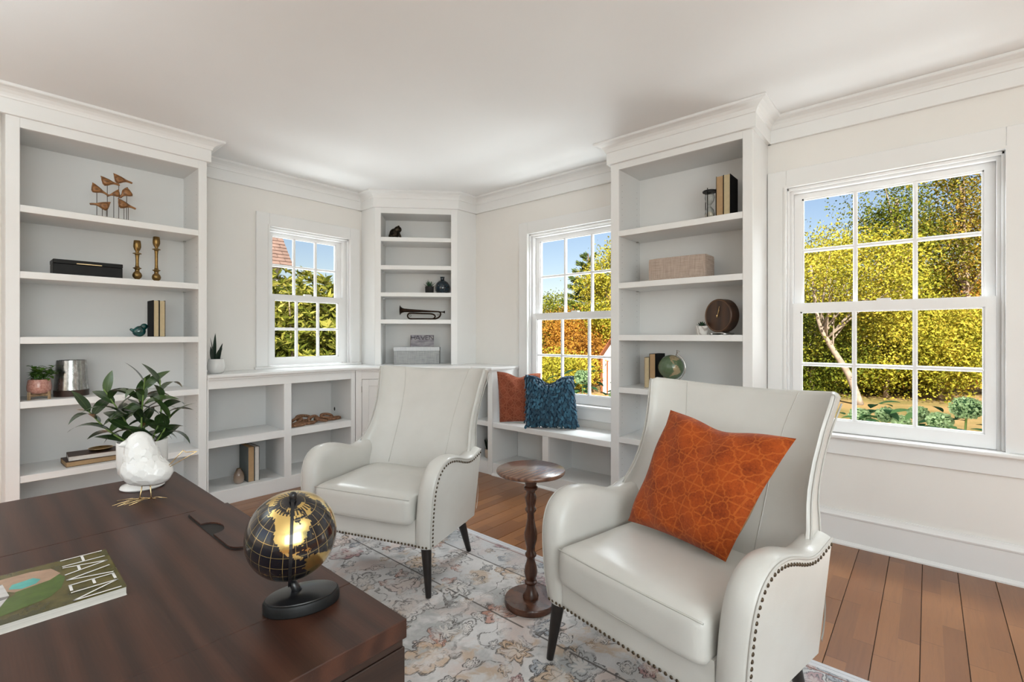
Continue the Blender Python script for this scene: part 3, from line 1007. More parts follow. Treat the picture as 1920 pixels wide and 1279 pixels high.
def make_chair(label, loc, facing):
    r = thing('armchair', label, 'armchair', loc, rad(facing - 90), 'white leather wingback armchairs')
    # --- back with wings
    levels = [.205, .30, .40, .45, .50, .55, .58, .61, .64, .68, .72, .76, .80, .84, .87, .90, .92, .935]
    rings = []
    for z in levels:
        F, G, us = back_section(z, 0)
        rings.append([(x, y, z + .022*max(0, (z - .80)/.135)*(abs(u))**2) for (x, y), u in zip(F, us)] + [(x, y, z + .022*max(0, (z - .80)/.135)*(abs(u))**2) for (x, y), u in reversed(list(zip(G, us)))])
    Ft, Gt, us = back_section(.935, 0)
    for dz, q in ((.006, .10), (.012, .30), (.016, .58), (.0185, .85), (.0190, .98)):
        F2 = []
        G2 = []
        for (fx, fy), (gx, gy), u in zip(Ft, Gt, us):
            mx, my = (fx + gx)/2, (fy + gy)/2
            sh = 1 - 0.02*q*abs(u)
            zz = .935 + dz + .022*abs(u)**2 - 0.014*max(0, abs(u) - .9)/.1*q
            F2.append(((fx + (mx - fx)*q)*sh, fy + (my - fy)*q, zz))
            G2.append(((gx + (mx - gx)*q)*sh, gy + (my - gy)*q, zz))
        rings.append(F2 + G2[::-1])
    n = len(rings[0])
    v = [p for R in rings for p in R]
    f = []
    for i in range(len(rings) - 1):
        for k in range(n):
            k2 = (k + 1) % n
            f.append((i*n + k, i*n + k2, (i+1)*n + k2, (i+1)*n + k))
    f.append(tuple(range(n)))
    f.append(tuple((len(rings) - 1)*n + k for k in range(n)))
    me = recalc(new_mesh('backrest', v, f, True))
    back = link('backrest', me, LEATHER, r)
    # seams between centre panel and wings, and piping along the wing edges
    iu = [i for i, u in enumerate(us) if abs(abs(u) - .57) < .001]
    for i in iu:
        m = MB()
        pts = [(R[i][0], R[i][1] + .0002, R[i][2]) for R in rings[3:21]]
        m.tube(pts, .0016, 6)
        m.build('seam', PIPING, back, True)
    for i in (0, len(us) - 1):
        m = MB()
        j = n - 1 - i if i == 0 else len(us)
        j = n - 1 if i == 0 else len(us)
        pts = [(R[j][0], R[j][1], R[j][2]) for R in rings[5:22]]
        m.tube(pts, .0032, 6)
        m.build('piping', PIPING, back, True)
    # rear welt down the back corners
    for s in (-1, 1):
        m = MB()
        pts = []
        for z in np.linspace(.22, .93, 20):
            pts.append((s*(interp(XWG, z) + .006), interp(YO, z) + .004, z))
        m.tube(pts, .0030, 6)
        m.build('piping', PIPING, back, True)
    # --- arms
    for s in (-1, 1):
        xi, xo = .262, .350
        sec = [(xi, -.075), (xi - .002, -.050), (xi + .002, -.030), (xi + .011, -.013), (xi + .026, -.003), (xi + .045, .001), (xi + .064, -.001), (xo - .010, -.006), (xo - .003, -.010), (xo, -.016)]
        P = ARM
        N = []
        for i in range(len(P)):
            a = P[max(0, i-1)]
            c = P[min(len(P) - 1, i+1)]
            ty, tz = c[0] - a[0], c[1] - a[1]
            L = math.hypot(ty, tz)
            N.append((tz/L, -ty/L))
        v = []
        f = []
        m_ = len(sec)
        for (py, pz), (ny, nz) in zip(P, N):
            for x, o in sec:
                yy, zz = py + ny*o, pz + nz*o
                zz = max(zz, .218)
                v.append((s*(x + FLARE*(zz - .22)), yy, zz))
        for i in range(len(P) - 1):
            for k in range(m_ - 1):
                f.append((i*m_ + k, i*m_ + k + 1, (i+1)*m_ + k + 1, (i+1)*m_ + k))
        # inner and outer faces, underside and rear
        inner = [i*m_ for i in range(len(P))]
        outer = [i*m_ + m_ - 1 for i in range(len(P))]
        nb = len(v)
        v.append((s*(xi), -.150, .218))
        v.append((s*(xo), -.150, .218))
        f.append(tuple(inner + [nb]))
        f.append(tuple(outer + [nb + 1]))
        f.append(tuple([i for i in range(m_)] + [nb + 1, nb]))
        f.append(tuple([(len(P) - 1)*m_ + k for k in range(m_)] + [nb + 1, nb]))
        me = recalc(new_mesh('arm', v, f))
        smooth_by_angle(me, 40)
        arm = link('arm', me, LEATHER, r)
        m = MB()
        pts = []
        for (py, pz), (ny, nz) in zip(P, N):
            yy, zz = py - ny*.012, max(.219, pz - nz*.012)
            pts.append((s*(xo + .0005 + FLARE*(zz - .22)), yy, zz))
        m.tube(pts, .0036, 8)
        m.build('piping', PIPING, arm, True)
        # nailheads follow the piping
        m = MB()
        acc = 0
        last = None
        dist = []
        q = [(py - ny*.028, pz - nz*.028) for (py, pz), (ny, nz) in zip(P, N)]
        q = [(a, max(b_, .226)) for a, b_ in q]
        step = .0185
        cur = .004
        tot = [0]
        for i in range(1, len(q)):
            tot.append(tot[-1] + math.hypot(q[i][0] - q[i-1][0], q[i][1] - q[i-1][1]))
        while cur < tot[-1]:
            py = float(np.interp(cur, tot, [a for a, _ in q]))
            pz = float(np.interp(cur, tot, [a for _, a in q]))
            vv, ff = lathe([(.0058, 0), (.0054, .0016), (.0040, .0030), (.0018, .0038), (0, .004)], 8)
            m.add([(s*(xo + FLARE*(pz - .22) + p[2]), py + p[0], pz + p[1]) for p in vv], ff)
            cur += step
        m.build('nailhead_trim', NAIL, arm, True)
        # loose leather flap at the rear edge of the arm
        m = MB()
        pts = [(-.158, .40, 0), (-.164, .36, .008), (-.166, .31, .014), (-.164, .27, .014), (-.160, .245, .012)]
        vv = []
        for y_, z_, o in pts:
            x_ = xo - .006 + FLARE*(z_ - .22)
            vv += [(s*(x_ - .002), y_ - .012 - o, z_), (s*(x_ + .004), y_ - .004 - o, z_ - .004), (s*(x_ + .006), y_ - o, z_), (s*(x_), y_ - .008 - o, z_ + .002)]
        ff = []
        for i in range(len(pts) - 1):
            for k in range(4):
                ff.append((i*4 + k, i*4 + (k+1) % 4, (i+1)*4 + (k+1) % 4, (i+1)*4 + k))
        ff += [(0, 1, 2, 3), tuple(len(pts)*4 - 4 + k for k in (3, 2, 1, 0))]
        m.add(vv, ff)
        m.build('flap', LEATHER, arm, True)
    # --- base rail
    vv, ff = rbox(.556, .440, .120, .012, 5)
    me = new_mesh('base', [(p[0], p[1] + .070, p[2] + .278) for p in vv], ff)
    smooth_by_angle(me, 40)
    base = link('base', me, LEATHER, r)
    m = MB()
    for i in range(38):
        x = -.335 + .67*i/37
        vv, ff = lathe([(.0056, 0), (.0050, .0018), (.0030, .0032), (0, .004)], 8)
        yb = .2905 if abs(x) < .272 else .2925
        m.add([(x + p[0], yb + p[2], .2275 + p[1]) for p in vv], ff)
    m.build('nailhead_trim', NAIL, base, True)
    # --- seat cushion
    vv, ff = rbox(.532, .455, .128, .028, 9)
    out = []
    for p in vv:
        x, y, z = p.x, p.y, p.z
        e_ = (1 - (x/.266)**4)*(1 - (y/.2275)**4)
        if z > 0: z += .016*max(0, e_)**.6
        if y > .19: y += .007*(1 - (x/.266)**2) + .004*(1 - (z/.064)**2)
        wob = .0015*math.sin(23*x + 5)*math.sin(19*y)
        out.append((x, y + .093, z + .376 + wob))
    me = new_mesh('seat_cushion', out, ff, True)
    cu = link('seat_cushion', me, LEATHER, r)
    m = MB()
    yt = .093 + .2275
    pts = []
    for x in np.linspace(-.262, .262, 25):
        pts.append((x, yt - .005 + .0072*(1 - (x/.266)**2), .432 + .002*(1 - (x/.262)**4)))
    m.tube(pts, .0028, 6)
    pts2 = [(p[0]*.93, p[1] + .001 - .012*abs(p[0]/.262)**8, p[2] - .108) for p in pts]
    m.tube(pts2, .0026, 6)
    m.build('piping', PIPING, cu, True)
    # --- legs
    for (x, y, dx, dy) in ((-.315, .262, -.026, .022), (.315, .262, .026, .022), (-.285, -.105, -.014, -.085), (.285, -.105, .014, -.085)):
        m = MB()
        m.tube([(x, y, .240), (x + dx*.1, y + dy*.1, .215), (x + dx, y + dy, RT + .0022)], [.0235, .0235, .0125], 14)
        m.build('leg', LEGW, r, True, 50)
    for c in r.children_recursive:
        c.data.transform(Matrix.Translation((0, 0, -RT)))
    return r
chair_a = make_chair('white leather wingback armchair with empty seat, nearer the corner shelves', (1.486, 2.055, RT), 199.5)
chair_b = make_chair('white leather wingback armchair holding the orange pillow', (1.572, .616, RT), 168.5)

# ------------------------------------------------------------------ pedestal table
r = thing('pedestal_table', 'small round dark walnut pedestal table with turned column between the armchairs', 'table', (1.592, 1.278, RT))
m = MB()
m.lathe([(0, 0), (.108, 0), (.111, .003), (.112, .010), (.112, .022), (.109, .027), (.05, .028), (0, .028)], 48)
m.build('base', TABLEW, r, True, 40)
m = MB()
m.lathe([(0, .026), (.033, .028), (.034, .036), (.026, .052), (.020, .070), (.019, .082), (.026, .088), (.027, .096), (.021, .102), (.025, .115), (.029, .135), (.025, .160), (.018, .182), (.017, .196), (.024, .204), (.0245, .212), (.018, .222), (.019, .245), (.027, .275), (.028, .30), (.020, .335), (.015, .360), (.015, .385), (.023, .396), (.024, .404), (.018, .412), (.021, .430), (.026, .452), (.018, .470), (.019, .480), (.029, .488), (.030, .496), (.023, .503), (.028, .520), (.030, .540), (.030, .552), (0, .552)], 32)
m.build('column', TABLEW, r, True, 50)
m = MB()
m.lathe([(0, .552), (.10, .552), (.141, .556), (.146, .561), (.147, .566), (.145, .571), (.141, .573), (0, .573)], 64)
m.build('table_top', TABLETOP, r, True, 40)

# ------------------------------------------------------------------ desk
DZ = .740
DX1, DY0, DY1 = .424, .570, 1.714
DX0 = -.34
r = thing('desk', 'dark walnut desk with a grommet panel in the near left foreground', 'desk', (DX0, DY0, 0))
def dbox(nm, x0, x1, y0, y1, z0, z1, mat=WALNUT, par=r, bev=.0012):
    return box(nm, x0 - DX0, x1 - DX0, y0 - DY0, y1 - DY0, z0, z1, mat, par, bev)
tp = dbox('top_panel', DX0, DX1, .7225, 1.2935, DZ - .028, DZ)
dbox('top_panel', DX0, DX1, DY0, .7215, DZ - .028, DZ)
dbox('top_panel', DX0, DX1, 1.2945, DY1, DZ - .028, DZ)
dbox('under_rail', DX0 + .006, DX1 - .004, DY0 + .004, DY1 - .004, DZ - .040, DZ - .0285, WALNUT_X)
dbox('end_panel', DX0 + .002, DX1 - .002, DY0 + .002, DY0 + .030, RT + .001, DZ - .0405, WALNUT_X)
dbox('end_panel', DX0 + .002, DX1 - .002, DY1 - .030, DY1 - .002, RT + .001, DZ - .0405, WALNUT_X)
dbox('front_panel', DX1 - .030, DX1 - .008, DY0 + .030, DY1 - .030, .16, DZ - .0405, WALNUT)
# hinged cable cover with a half-round finger notch, let into the front edge
gy0, gy1, gx0, gx1 = .992, 1.284, .3385, .4245
def rounded(x0, x1, y0, y1, rr):
    p = []
    p.append((x1, y0))
    p.append((x1, y1))
    for k in range(7):
        a = PI/2 + PI/2*k/6
        p.append((x0 + rr + rr*math.cos(a), y1 - rr + rr*math.sin(a)))
    # finger notch on the inner edge
    yc, hw_, dp_ = 1.142, .040, .030
    p.append((x0, yc + hw_))
    for k in range(1, 12):
        a = PI/2 - PI*k/12
        p.append((x0 + dp_*math.cos(a)**.8 if math.cos(a) > 0 else x0, yc + hw_*math.sin(a)))
    p.append((x0, yc - hw_))
    for k in range(7):
        a = PI + PI/2*k/6
        p.append((x0 + rr + rr*math.cos(a), y0 + rr + rr*math.sin(a)))
    return p
pl = [(p[0] - DX0, p[1] - DY0) for p in rounded(gx0, gx1, gy0, gy1, .030)]
m = MB()
m.add(*prism(pl, DZ + .0012, DZ + .0042))
cov = m.build('cable_cover', WALNUT, r)
recalc(cov.data)
m = MB()
out = [(p[0] - DX0, p[1] - DY0) for p in ([(gx1, gy0 - .003), (gx1, gy1 + .003)] + [(gx0 - .003 + .032 + .032*math.cos(PI/2 + PI/2*k/6), gy1 + .003 - .032 + .032*math.sin(PI/2 + PI/2*k/6)) for k in range(7)] + [(gx0 - .003 + .032 + .032*math.cos(PI + PI/2*k/6), gy0 - .003 + .032 + .032*math.sin(PI + PI/2*k/6)) for k in range(7)])]
m.add(*prism(out, DZ + .0002, DZ + .0010))
rc = m.build('cable_recess', DARKHOLE, r)
recalc(rc.data)
# ------------------------------------------------------------------ small things: helpers
def book(label, loc, rz, w, dep, h, cover, pages, group=None, flat=False, cat='book'):
    """upright: x = thickness w, y = depth into the shelf (fore-edge towards the room), z = height h"""
    r = thing('book', label, cat, loc, rz, group)
    t = .0022
    if not flat:
        box('cover', 0, t, 0, dep, 0, h, cover, r, .0005)
        box('cover', w - t, w, 0, dep, 0, h, cover, r, .0005)
        box('spine', t, w - t, dep - t, dep, 0, h, cover, r)
        box('page_block', t, w - t, .003, dep - t, .002, h - .003, pages, r)
    else:
        box('cover', 0, h, 0, dep, 0, t, cover, r, .0005)
        box('cover', 0, h, 0, dep, w - t, w, cover, r, .0005)
        box('spine', 0, h, dep - t, dep, t, w - t, cover, r)
        box('page_block', .002, h - .003, .003, dep - t, t, w - t, pages, r)
    return r
def pages_mat(name, c):
    t = NT(name)
    w = t.noise(t.co(scale=(1, 1, 1)), 40, 3)
    s_ = t.noise(t.co(scale=(900, 1, 900)), 1.0, 1)
    col = t.mix(.35, t.ramp(w, [(.3, tuple(x*.85 for x in c)), (.7, c)]), t.ramp(s_, [(.35, tuple(x*.6 for x in c)), (.65, c)]))
    return t.bsdf(col, .85, spec=.2)
PAGES = pages_mat('cream_pages', (.62, .50, .31))
PAGEW = pages_mat('white_pages', (.74, .71, .66))
PAGET = pages_mat('tan_pages', (.50, .33, .18))
COVBLK = simple('black_book_cloth', (.008, .008, .009), .7, bstr=.2, bscale=300, spec=.15)
COVBRN = simple('brown_book_cloth', (.06, .035, .025), .6, bstr=.2, bscale=300)
COVGRY = simple('grey_green_book_cloth', (.11, .125, .12), .65, bstr=.2, bscale=300)
COVTAN = simple('tan_book_cloth', (.30, .23, .16), .65, bstr=.2, bscale=300)

def leaf_me(L, Wd, curl=.25, fold=.15, tip=1.0, nseg=7, twist=0.0, base_w=.12):
    """a blade along +Y, curling down (-Z) towards its tip"""
    v = []
    f = []
    for i in range(nseg + 1):
        t_ = i/nseg
        w = Wd*.5*max(.0, (math.sin(PI*min(1, t_**.85*.97 + .03))**.8)*(1 - .15*t_))
        if i == nseg: w = Wd*.01
        if i == 0: w = Wd*base_w*.5
        ang = curl*t_
        y = L*(math.sin(curl*t_)/curl if abs(curl) > 1e-4 else t_)
        z = -L*((1 - math.cos(curl*t_))/curl if abs(curl) > 1e-4 else 0)
        tw = twist*t_
        for s in (-1, 0, 1):
            xx = s*w*math.cos(tw)
            zz = z + abs(s)*w*fold + s*w*math.sin(tw)
            v.append((xx, y, zz))
    for i in range(nseg):
        for k in (0, 1):
            a = i*3 + k
            f.append((a, a + 1, a + 4, a + 3))
    return new_mesh('leaf', v, f, True)

def leaf_mat(name, dark, light, rough=.4, var_scale=6, rib=None):
    t = NT(name)
    oi = t.n('ObjectInfo')
    g = t.n('NewGeometry')
    f1 = t.noise(t.co(), var_scale, 3)
    f2 = t.math('ADD', t.math('MULTIPLY', f1, .6), t.math('MULTIPLY', oi.outputs['Random'], .25))
    f3 = t.math('ADD', f2, t.math('MULTIPLY', g.outputs['Random Per Island'], .30))
    c = t.ramp(f3, [(.30, dark), (.85, light)])
    return t.bsdf(c, rough, spec=.45)

def facing(o, d, roll=0.0):
    """turn an object's +Y to direction d, its +Z as far up as it can"""
    d = Vector(d).normalized()
    q = d.to_track_quat('Y', 'Z')
    o.rotation_mode = 'QUATERNION'
    from mathutils import Quaternion
    o.rotation_quaternion = q @ Quaternion((0, 1, 0), roll)

# ------------------------------------------------------------------ left bookcase
# carved birds on rods
r = thing('bird_sculpture', 'carved teak bird flock on thin rods, top shelf of the left bookcase', 'sculpture', (.607, 3.72, 1.839))
box('base', -.106, .106, -.020, .020, 0, .020, simple('weathered_grey_wood', (.30, .24, .185), .8, var=.2, vscale=30), r, .002)
RODM = simple('dark_iron_rod', (.05, .035, .028), .5, .8)
def carved_bird(head, tail, rods, plump=1.0, flip=False):
    h = np.array(head)
    t_ = np.array(tail)
    d = t_ - h
    L = np.hypot(*d)
    nrm = np.array([-d[1], d[0]])/L
    if nrm[1] > 0: nrm = -nrm            # belly side is below
    k = [(0, 0, .0012), (.05, .004, .0035), (.14, .016, .0105), (.27, .030, .0175), (.40, .034, .0200), (.52, .026, .0160), (.63, .014, .0095), (.72, .006, .0062), (.82, .001, .0052), (.92, -.002, .0050), (1.0, -.003, .0042)]
    v = []
    f = []
    seg = 12
    sc = L/.095
    for (tt, off, rr) in k:
        p = h + d*tt + nrm*off*sc*.55
        for j in range(seg):
            a = 2*PI*j/seg
            q = p + nrm*math.cos(a)*rr*sc*plump*1.22
            v.append((q[0] - .607, math.sin(a)*rr*sc*.80, q[1] - 1.839))
    n_ = len(k)
    for i in range(n_ - 1):
        for j in range(seg):
            j2 = (j + 1) % seg
            f.append((i*seg + j, i*seg + j2, (i+1)*seg + j2, (i+1)*seg + j))
    f += [tuple(range(seg)), tuple((n_ - 1)*seg + j for j in range(seg))]
    o = link('carved_bird', recalc(new_mesh('carved_bird', v, f, True)), BIRDW, r)
    for rx in rods:
        m = MB()
        tt = min(1, max(0, ((rx - h[0])*d[0])/(d[0]**2 + 1e-6)))
        zt = h[1] + d[1]*tt - .012
        m.tube([(rx - .607, 0, .018), (rx - .607, 0, zt - 1.839)], .0016, 6)
        m.build('rod', RODM, o)
carved_bird((.508, 2.052), (.580, 1.990), [.528])
carved_bird((.545, 2.100), (.634, 2.063), [.576])
carved_bird((.604, 2.131), (.695, 2.090), [.630])
carved_bird((.630, 2.039), (.576, 1.984), [.606], .95)
carved_bird((.672, 2.062), (.636, 1.988), [.668], 1.35)
carved_bird((.592, 1.953), (.497, 1.921), [.553, .572])
carved_bird((.626, 1.985), (.712, 1.934), [.655, .676])

# black box with a gold pull
r = thing('lidded_box', 'long black lacquered box with a slim gold pull', 'box', (.487, 3.735, 1.489))
box('body', -.152, .152, -.072, .072, 0, .064, BLACK, r, .002)
ld = box('lid', -.153, .153, -.073, .073, .0648, .088, BLACK, r, .002)
box('handle', -.056, .056, -.080, -.0735, .066, .072, GOLDM, ld, .0015)

def candlestick(label, loc, h):
    r = thing('candlestick', label, 'candlestick', loc, 0, 'turned brass candlesticks')
    k = h/.245
    m = MB()
    m.lathe([(0, 0), (.017, 0), (.019, .003), (.013, .009), (.012, .013), (.0215, .022), (.0245, .035), (.021, .049), (.0125, .058), (.011, .066), (.0135, .074), (.0215, .078), (.022, .081), (.012, .085), (.0095, .095)], 28)
    m.build('foot', BRASS, r, True, 60)
    top = h - .085
    m = MB()
    m.lathe([(.0095, .095), (.0085, .11), (.0085, top - .03), (.0105, top - .008), (.0125, top - .001), (.0225, top + .002), (.0225, top + .005), (.010, top + .010)], 28)
    m.build('shaft', BRASS, r, True, 60)
    m = MB()
    m.lathe([(.010, top + .010), (.0085, top + .016), (.0155, top + .028), (.0200, top + .044), (.0195, top + .062), (.0172, top + .084), (.0150, top + .085), (.0150, top + .050), (0, top + .048)], 28)
    m.build('candle_cup', BRASS, r, True, 60)
    return r
candlestick('shorter turned brass candlestick next to the black box', (.720, 3.72, 1.489), .252)
candlestick('taller turned brass candlestick right of the shorter one', (.826, 3.755, 1.489), .296)

# glazed bird and books
TEAL = simple('teal_glaze', (.004, .062, .058), .12, var=.5, vscale=25, coat=.8)
r = thing('bird_figurine', 'small glossy teal ceramic bird leaning by two books', 'figurine', (.729, 3.70, 1.142))
def blob(parts, n=26, m_=18, k=60.0):
    """smooth union of spheres seen from their middle, as a closed mesh"""
    c = sum((np.array(p[:3]) for p in parts), np.zeros(3))/len(parts)
    v = []
    f = []
    for i in range(m_ + 1):
        th = PI*i/m_
        for j in range(n):
            ph = 2*PI*j/n
            d = np.array([math.sin(th)*math.cos(ph), math.sin(th)*math.sin(ph), math.cos(th)])
            best = []
            for p in parts:
                ctr = np.array(p[:3])
                rad_ = np.array(p[3:6]) if len(p) == 6 else np.array([p[3]]*3)
                o_ = (c - ctr)/rad_
                dd = d/rad_
                A_ = dd@dd
                B2 = 2*o_@dd
                Cc = o_@o_ - 1
                disc = B2*B2 - 4*A_*Cc
                if disc > 0:
                    t_ = (-B2 + math.sqrt(disc))/(2*A_)
                    if t_ > 0: best.append(t_)
            if not best: best = [.001]
            bm_ = max(best)
            t_ = bm_ + math.log(sum(math.exp(k*(q - bm_)) for q in best))/k - math.log(1)/k
            v.append(tuple(c + d*t_))
    for i in range(m_):
        for j in range(n):
            j2 = (j + 1) % n
            f.append((i*n + j, i*n + j2, (i+1)*n + j2, (i+1)*n + j))
    return v, f
m = MB()
m.add(*blob([(0, 0, .034, .030, .026, .034), (.022, 0, .064, .019, .018, .019), (-.012, 0, .030, .026, .022, .026)], k=400))
m.build('body', TEAL, r, True)
m = MB()
m.tube([(-.028, 0, .036), (-.040, 0, .042), (-.048, 0, .048)], [.011, .009, .006], 8)
m.build('tail', TEAL, r, True)
m = MB()
m.tube([(.038, 0, .064), (.049, 0, .061)], [.005, .0008], 8)
m.build('beak', TEAL, r, True)
book('black book with cream page edges right beside the teal bird', (.786, 3.64, 1.142), 0, .029, .150, .228, COVBLK, PAGES, 'upright books on the left bookcase')
book('black book with cream page edges, right one of the upright pair on the left bookcase', (.8165, 3.64, 1.142), 0, .031, .150, .228, COVBLK, PAGES, 'upright books on the left bookcase')

# pink planter on a wooden stand
r = thing('potted_plant', 'green leafy plant in a pink speckled pot on a wooden stand', 'plant', (.283, 3.70, .800))
def pink_mat():
    t = NT('pink_speckled_glaze')
    s_ = t.noise(t.co(), 120, 2)
    c = t.ramp(s_, [(.40, (.42, .185, .145)), (.60, (.55, .30, .24))])
    return t.bsdf(c, .28, bump=s_, bstr=.15, bdist=.002, coat=.4)
m = MB()
m.lathe([(0, .030), (.030, .030), (.044, .036), (.050, .050), (.0505, .070), (.0465, .100), (.044, .108), (.041, .108), (.042, .098), (0, .098)], 36)
pot = m.build('pot', pink_mat(), r, True, 60)
m = MB()
m.lathe([(0, .100), (.0415, .099)], 24)
m.build('soil', TERRA, pot)
st = MB()
for a in (0, PI/2):
    c_, s_ = math.cos(a + .7), math.sin(a + .7)
    for q in (-1, 1):
        x, y = q*.056*c_, q*.056*s_
        st.tube([(x, y, 0), (x, y, .042)], .0065, 4)
    st.tube([(-.056*c_, -.056*s_, .022), (.056*c_, .056*s_, .022)], .0075, 4)
st.build('stand', PALEW, r)
GREEN = leaf_mat('bright_green_leaf', (.035, .10, .012), (.15, .31, .04), .45, 30)
rn = random.Random(11)
LM = [leaf_me(.036, .021, .5, .2), leaf_me(.042, .023, .8, .2), leaf_me(.030, .019, .3, .2)]
def merged_leaves(meshes, placements):
    m = MB()
    for me, M in placements:
        m.add([tuple(M @ v.co) for v in me.vertices], [tuple(p.vertices) for p in me.polygons])
    return m
pl = []
stems = MB()
for i in range(15):
    a = 2*PI*i/15 + rn.uniform(-.2, .2)
    rr = rn.uniform(.030, .085)*(1 if math.cos(a) > 0 else .45)
    hh = rn.uniform(.03, .085)
    tip = Vector((rr*math.cos(a), rr*math.sin(a)*.75, .100 + hh))
    b0 = Vector((.02*math.cos(a), .02*math.sin(a), .100))
    mid_ = (b0 + tip)/2 + Vector((0, 0, .015))
    pts = catmull([b0, mid_, tip], 3)
    stems.tube(pts, .0014, 5)
    for k_ in range(9):
        t_ = .25 + .75*k_/8
        p = Vector(pts[min(len(pts) - 1, int(t_*(len(pts) - 1)))])
        az = rn.uniform(0, 2*PI)
        d = Vector((math.cos(az), math.sin(az), rn.uniform(-.1, .8)))
        M = Matrix.Translation(p) @ d.to_track_quat('Y', 'Z').to_matrix().to_4x4()
        pl.append((rn.choice(LM), M))
tag(merged_leaves(None, pl).build('foliage', GREEN, r, True), kind='stuff')
stems.build('stems', GREEN, r)

# mercury-glass hurricane on a wooden base
def mercury():
    t = NT('mottled_silver_glass')
    s_ = t.noise(t.co(scale=(1, 1, .4)), 45, 5, .7)
    c = t.ramp(s_, [(.35, (.22, .22, .21)), (.65, (.52, .52, .51))])
    rr = t.ramp(s_, [(.3, (.12, .12, .12)), (.7, (.34, .34, .34))])
    return t.bsdf(c, rr, 0.95, bump=s_, bstr=.15, bdist=.003)
r = thing('candle_holder', 'mottled silver hurricane candle holder on a dark wood base', 'candle holder', (.422, 3.765, .800))
m = MB()
m.lathe([(0, 0), (.077, 0), (.078, .004), (.078, .034), (.075, .036), (0, .036)], 40)
m.build('base', WALNUT_X, r, True, 40)
m = MB()
m.lathe([(.076, .036), (.066, .206), (.0635, .206), (.0735, .036)], 48)
m.build('shade', mercury(), r, True, 40)

# books lying flat with a gilt tray
book('dark book lying flat at the bottom of the pair under the desk plant', (.386, 3.645, .408), rad(2), .030, .165, .235, COVBRN, PAGET, 'books lying flat on the left bookcase', True)
book('dark brown book lying flat, on top of the pair on the low shelf', (.396, 3.652, .4385), rad(-3), .028, .155, .228, COVBRN, PAGEW, 'books lying flat on the left bookcase', True)
r = thing('trinket_dish', 'small gold dish lying on the flat books', 'dish', (.545, 3.715, .4672))
m = MB()
m.lathe([(0, .003), (.030, .003), (.045, .008), (.055, .016), (.057, .016), (.047, .005), (.032, 0), (0, 0)], 32)
m.build('bowl', BRASS, r, True, 60)
m = MB()
m.lathe([(.0545, .0150), (.0575, .0158), (.0580, .0172), (.0560, .0176), (.0540, .0165)], 32)
m.build('rim', GOLDM, r, True)

# ------------------------------------------------------------------ counter and low cabinet
r = thing('potted_plant', 'dark snake plant in a white round pot on the counter end', 'plant', (1.166, 3.745, CT))
m = MB()
m.lathe([(0, 0), (.034, 0), (.047, .008), (.0545, .030), (.055, .055), (.051, .080), (.0455, .100), (.0425, .100), (.047, .080), (0, .078)], 40)
pt = m.build('pot', WHITECER, r, True, 60)
m = MB()
m.lathe([(0, .086), (.046, .084)], 24)
m.build('soil', TERRA, pt)
SNAKE = leaf_mat('dark_snake_leaf', (.006, .014, .009), (.018, .040, .022), .45, 14)
for (x, y, L, wd, dx, dy, roll) in ((-.018, .0, .165, .028, -.05, .02, .2), (-.006, .012, .195, .026, .02, .05, -.3), (.020, -.004, .125, .048, .10, -.02, .35), (-.026, -.010, .105, .022, -.12, -.05, .9), (.004, -.012, .085, .030, .05, -.16, 0), (.026, .014, .095, .026, .18, .1, -.6)):
    me = leaf_me(L, wd, .12, .35, base_w=.7)
    o = link('leaf', me, SNAKE, r)
    o.location = (x, y, .086)
    facing(o, (dx, dy, 1), roll)

r = thing('vase', 'small smoky brown egg-shaped glass vase in a low cubby', 'vase', (1.296, 3.70, .100))
m = MB()
m.lathe([(0, 0), (.022, 0), (.031, .008), (.0355, .028), (.0345, .052), (.0275, .078), (.0165, .097), (.0150, .102), (.0130, .102), (.0150, .094), (.024, .070), (0, .010)], 36)
def smoky():
    t = NT('smoky_glass')
    sp = t.n('SeparateXYZ')
    t.l(t.co('Object'), sp.inputs[0])
    c = t.ramp(t.math('MULTIPLY', sp.outputs['Z'], 9.5), [(.0, (.36, .29, .24)), (.45, (.24, .17, .12)), (.95, (.10, .062, .040))])
    return t.bsdf(c, .2, coat=.6)
m.build('body', smoky(), r, True, 60)
m = MB()
m.lathe([(.0130, .1015), (.0158, .1015), (.0160, .1030), (.0142, .1042), (.0128, .1030)], 28)
m.build('lip', BRASS, r, True)
book('grey green cloth book beside the small brown vase', (1.345, 3.665, .100), 0, .042, .165, .250, COVGRY, PAGET, 'upright books in the low cubby')
book('dark book with white page edges beside the grey green one', (1.3885, 3.665, .100), 0, .033, .165, .246, COVBLK, PAGEW, 'upright books in the low cubby')

# driftwood chain garland
r = thing('wooden_chain', 'carved driftwood link chain lying in the upper right cubby', 'chain', (1.87, 3.72, .449))
def chain_link(c, yaw, pitch, roll, a=.052, b_=.023, rr=.0115):
    P = []
    for k_ in range(20):
        t_ = 2*PI*k_/20
        x = a*math.copysign(abs(math.cos(t_))**.8, math.cos(t_))
        y = b_*math.copysign(abs(math.sin(t_))**.8, math.sin(t_))
        P.append(Vector((x, y, 0)))
    R_ = Euler((roll, pitch, yaw)).to_matrix()
    P = [R_ @ p + Vector(c) for p in P]
    v = []
    f = []
    sg = 8
    for i, p in enumerate(P):
        tt = (P[(i+1) % 20] - P[i-1]).normalized()
        n1 = (R_ @ Vector((0, 0, 1)))
        n2 = tt.cross(n1)
        for j in range(sg):
            an = 2*PI*j/sg
            v.append(p + n1*math.cos(an)*rr + n2*math.sin(an)*rr)
    for i in range(20):
        i2 = (i + 1) % 20
        for j in range(sg):
            j2 = (j + 1) % sg
            f.append((i*sg + j, i*sg + j2, i2*sg + j2, i2*sg + j))
    link('chain_link', new_mesh('chain_link', v, f, True), DRIFT, r)
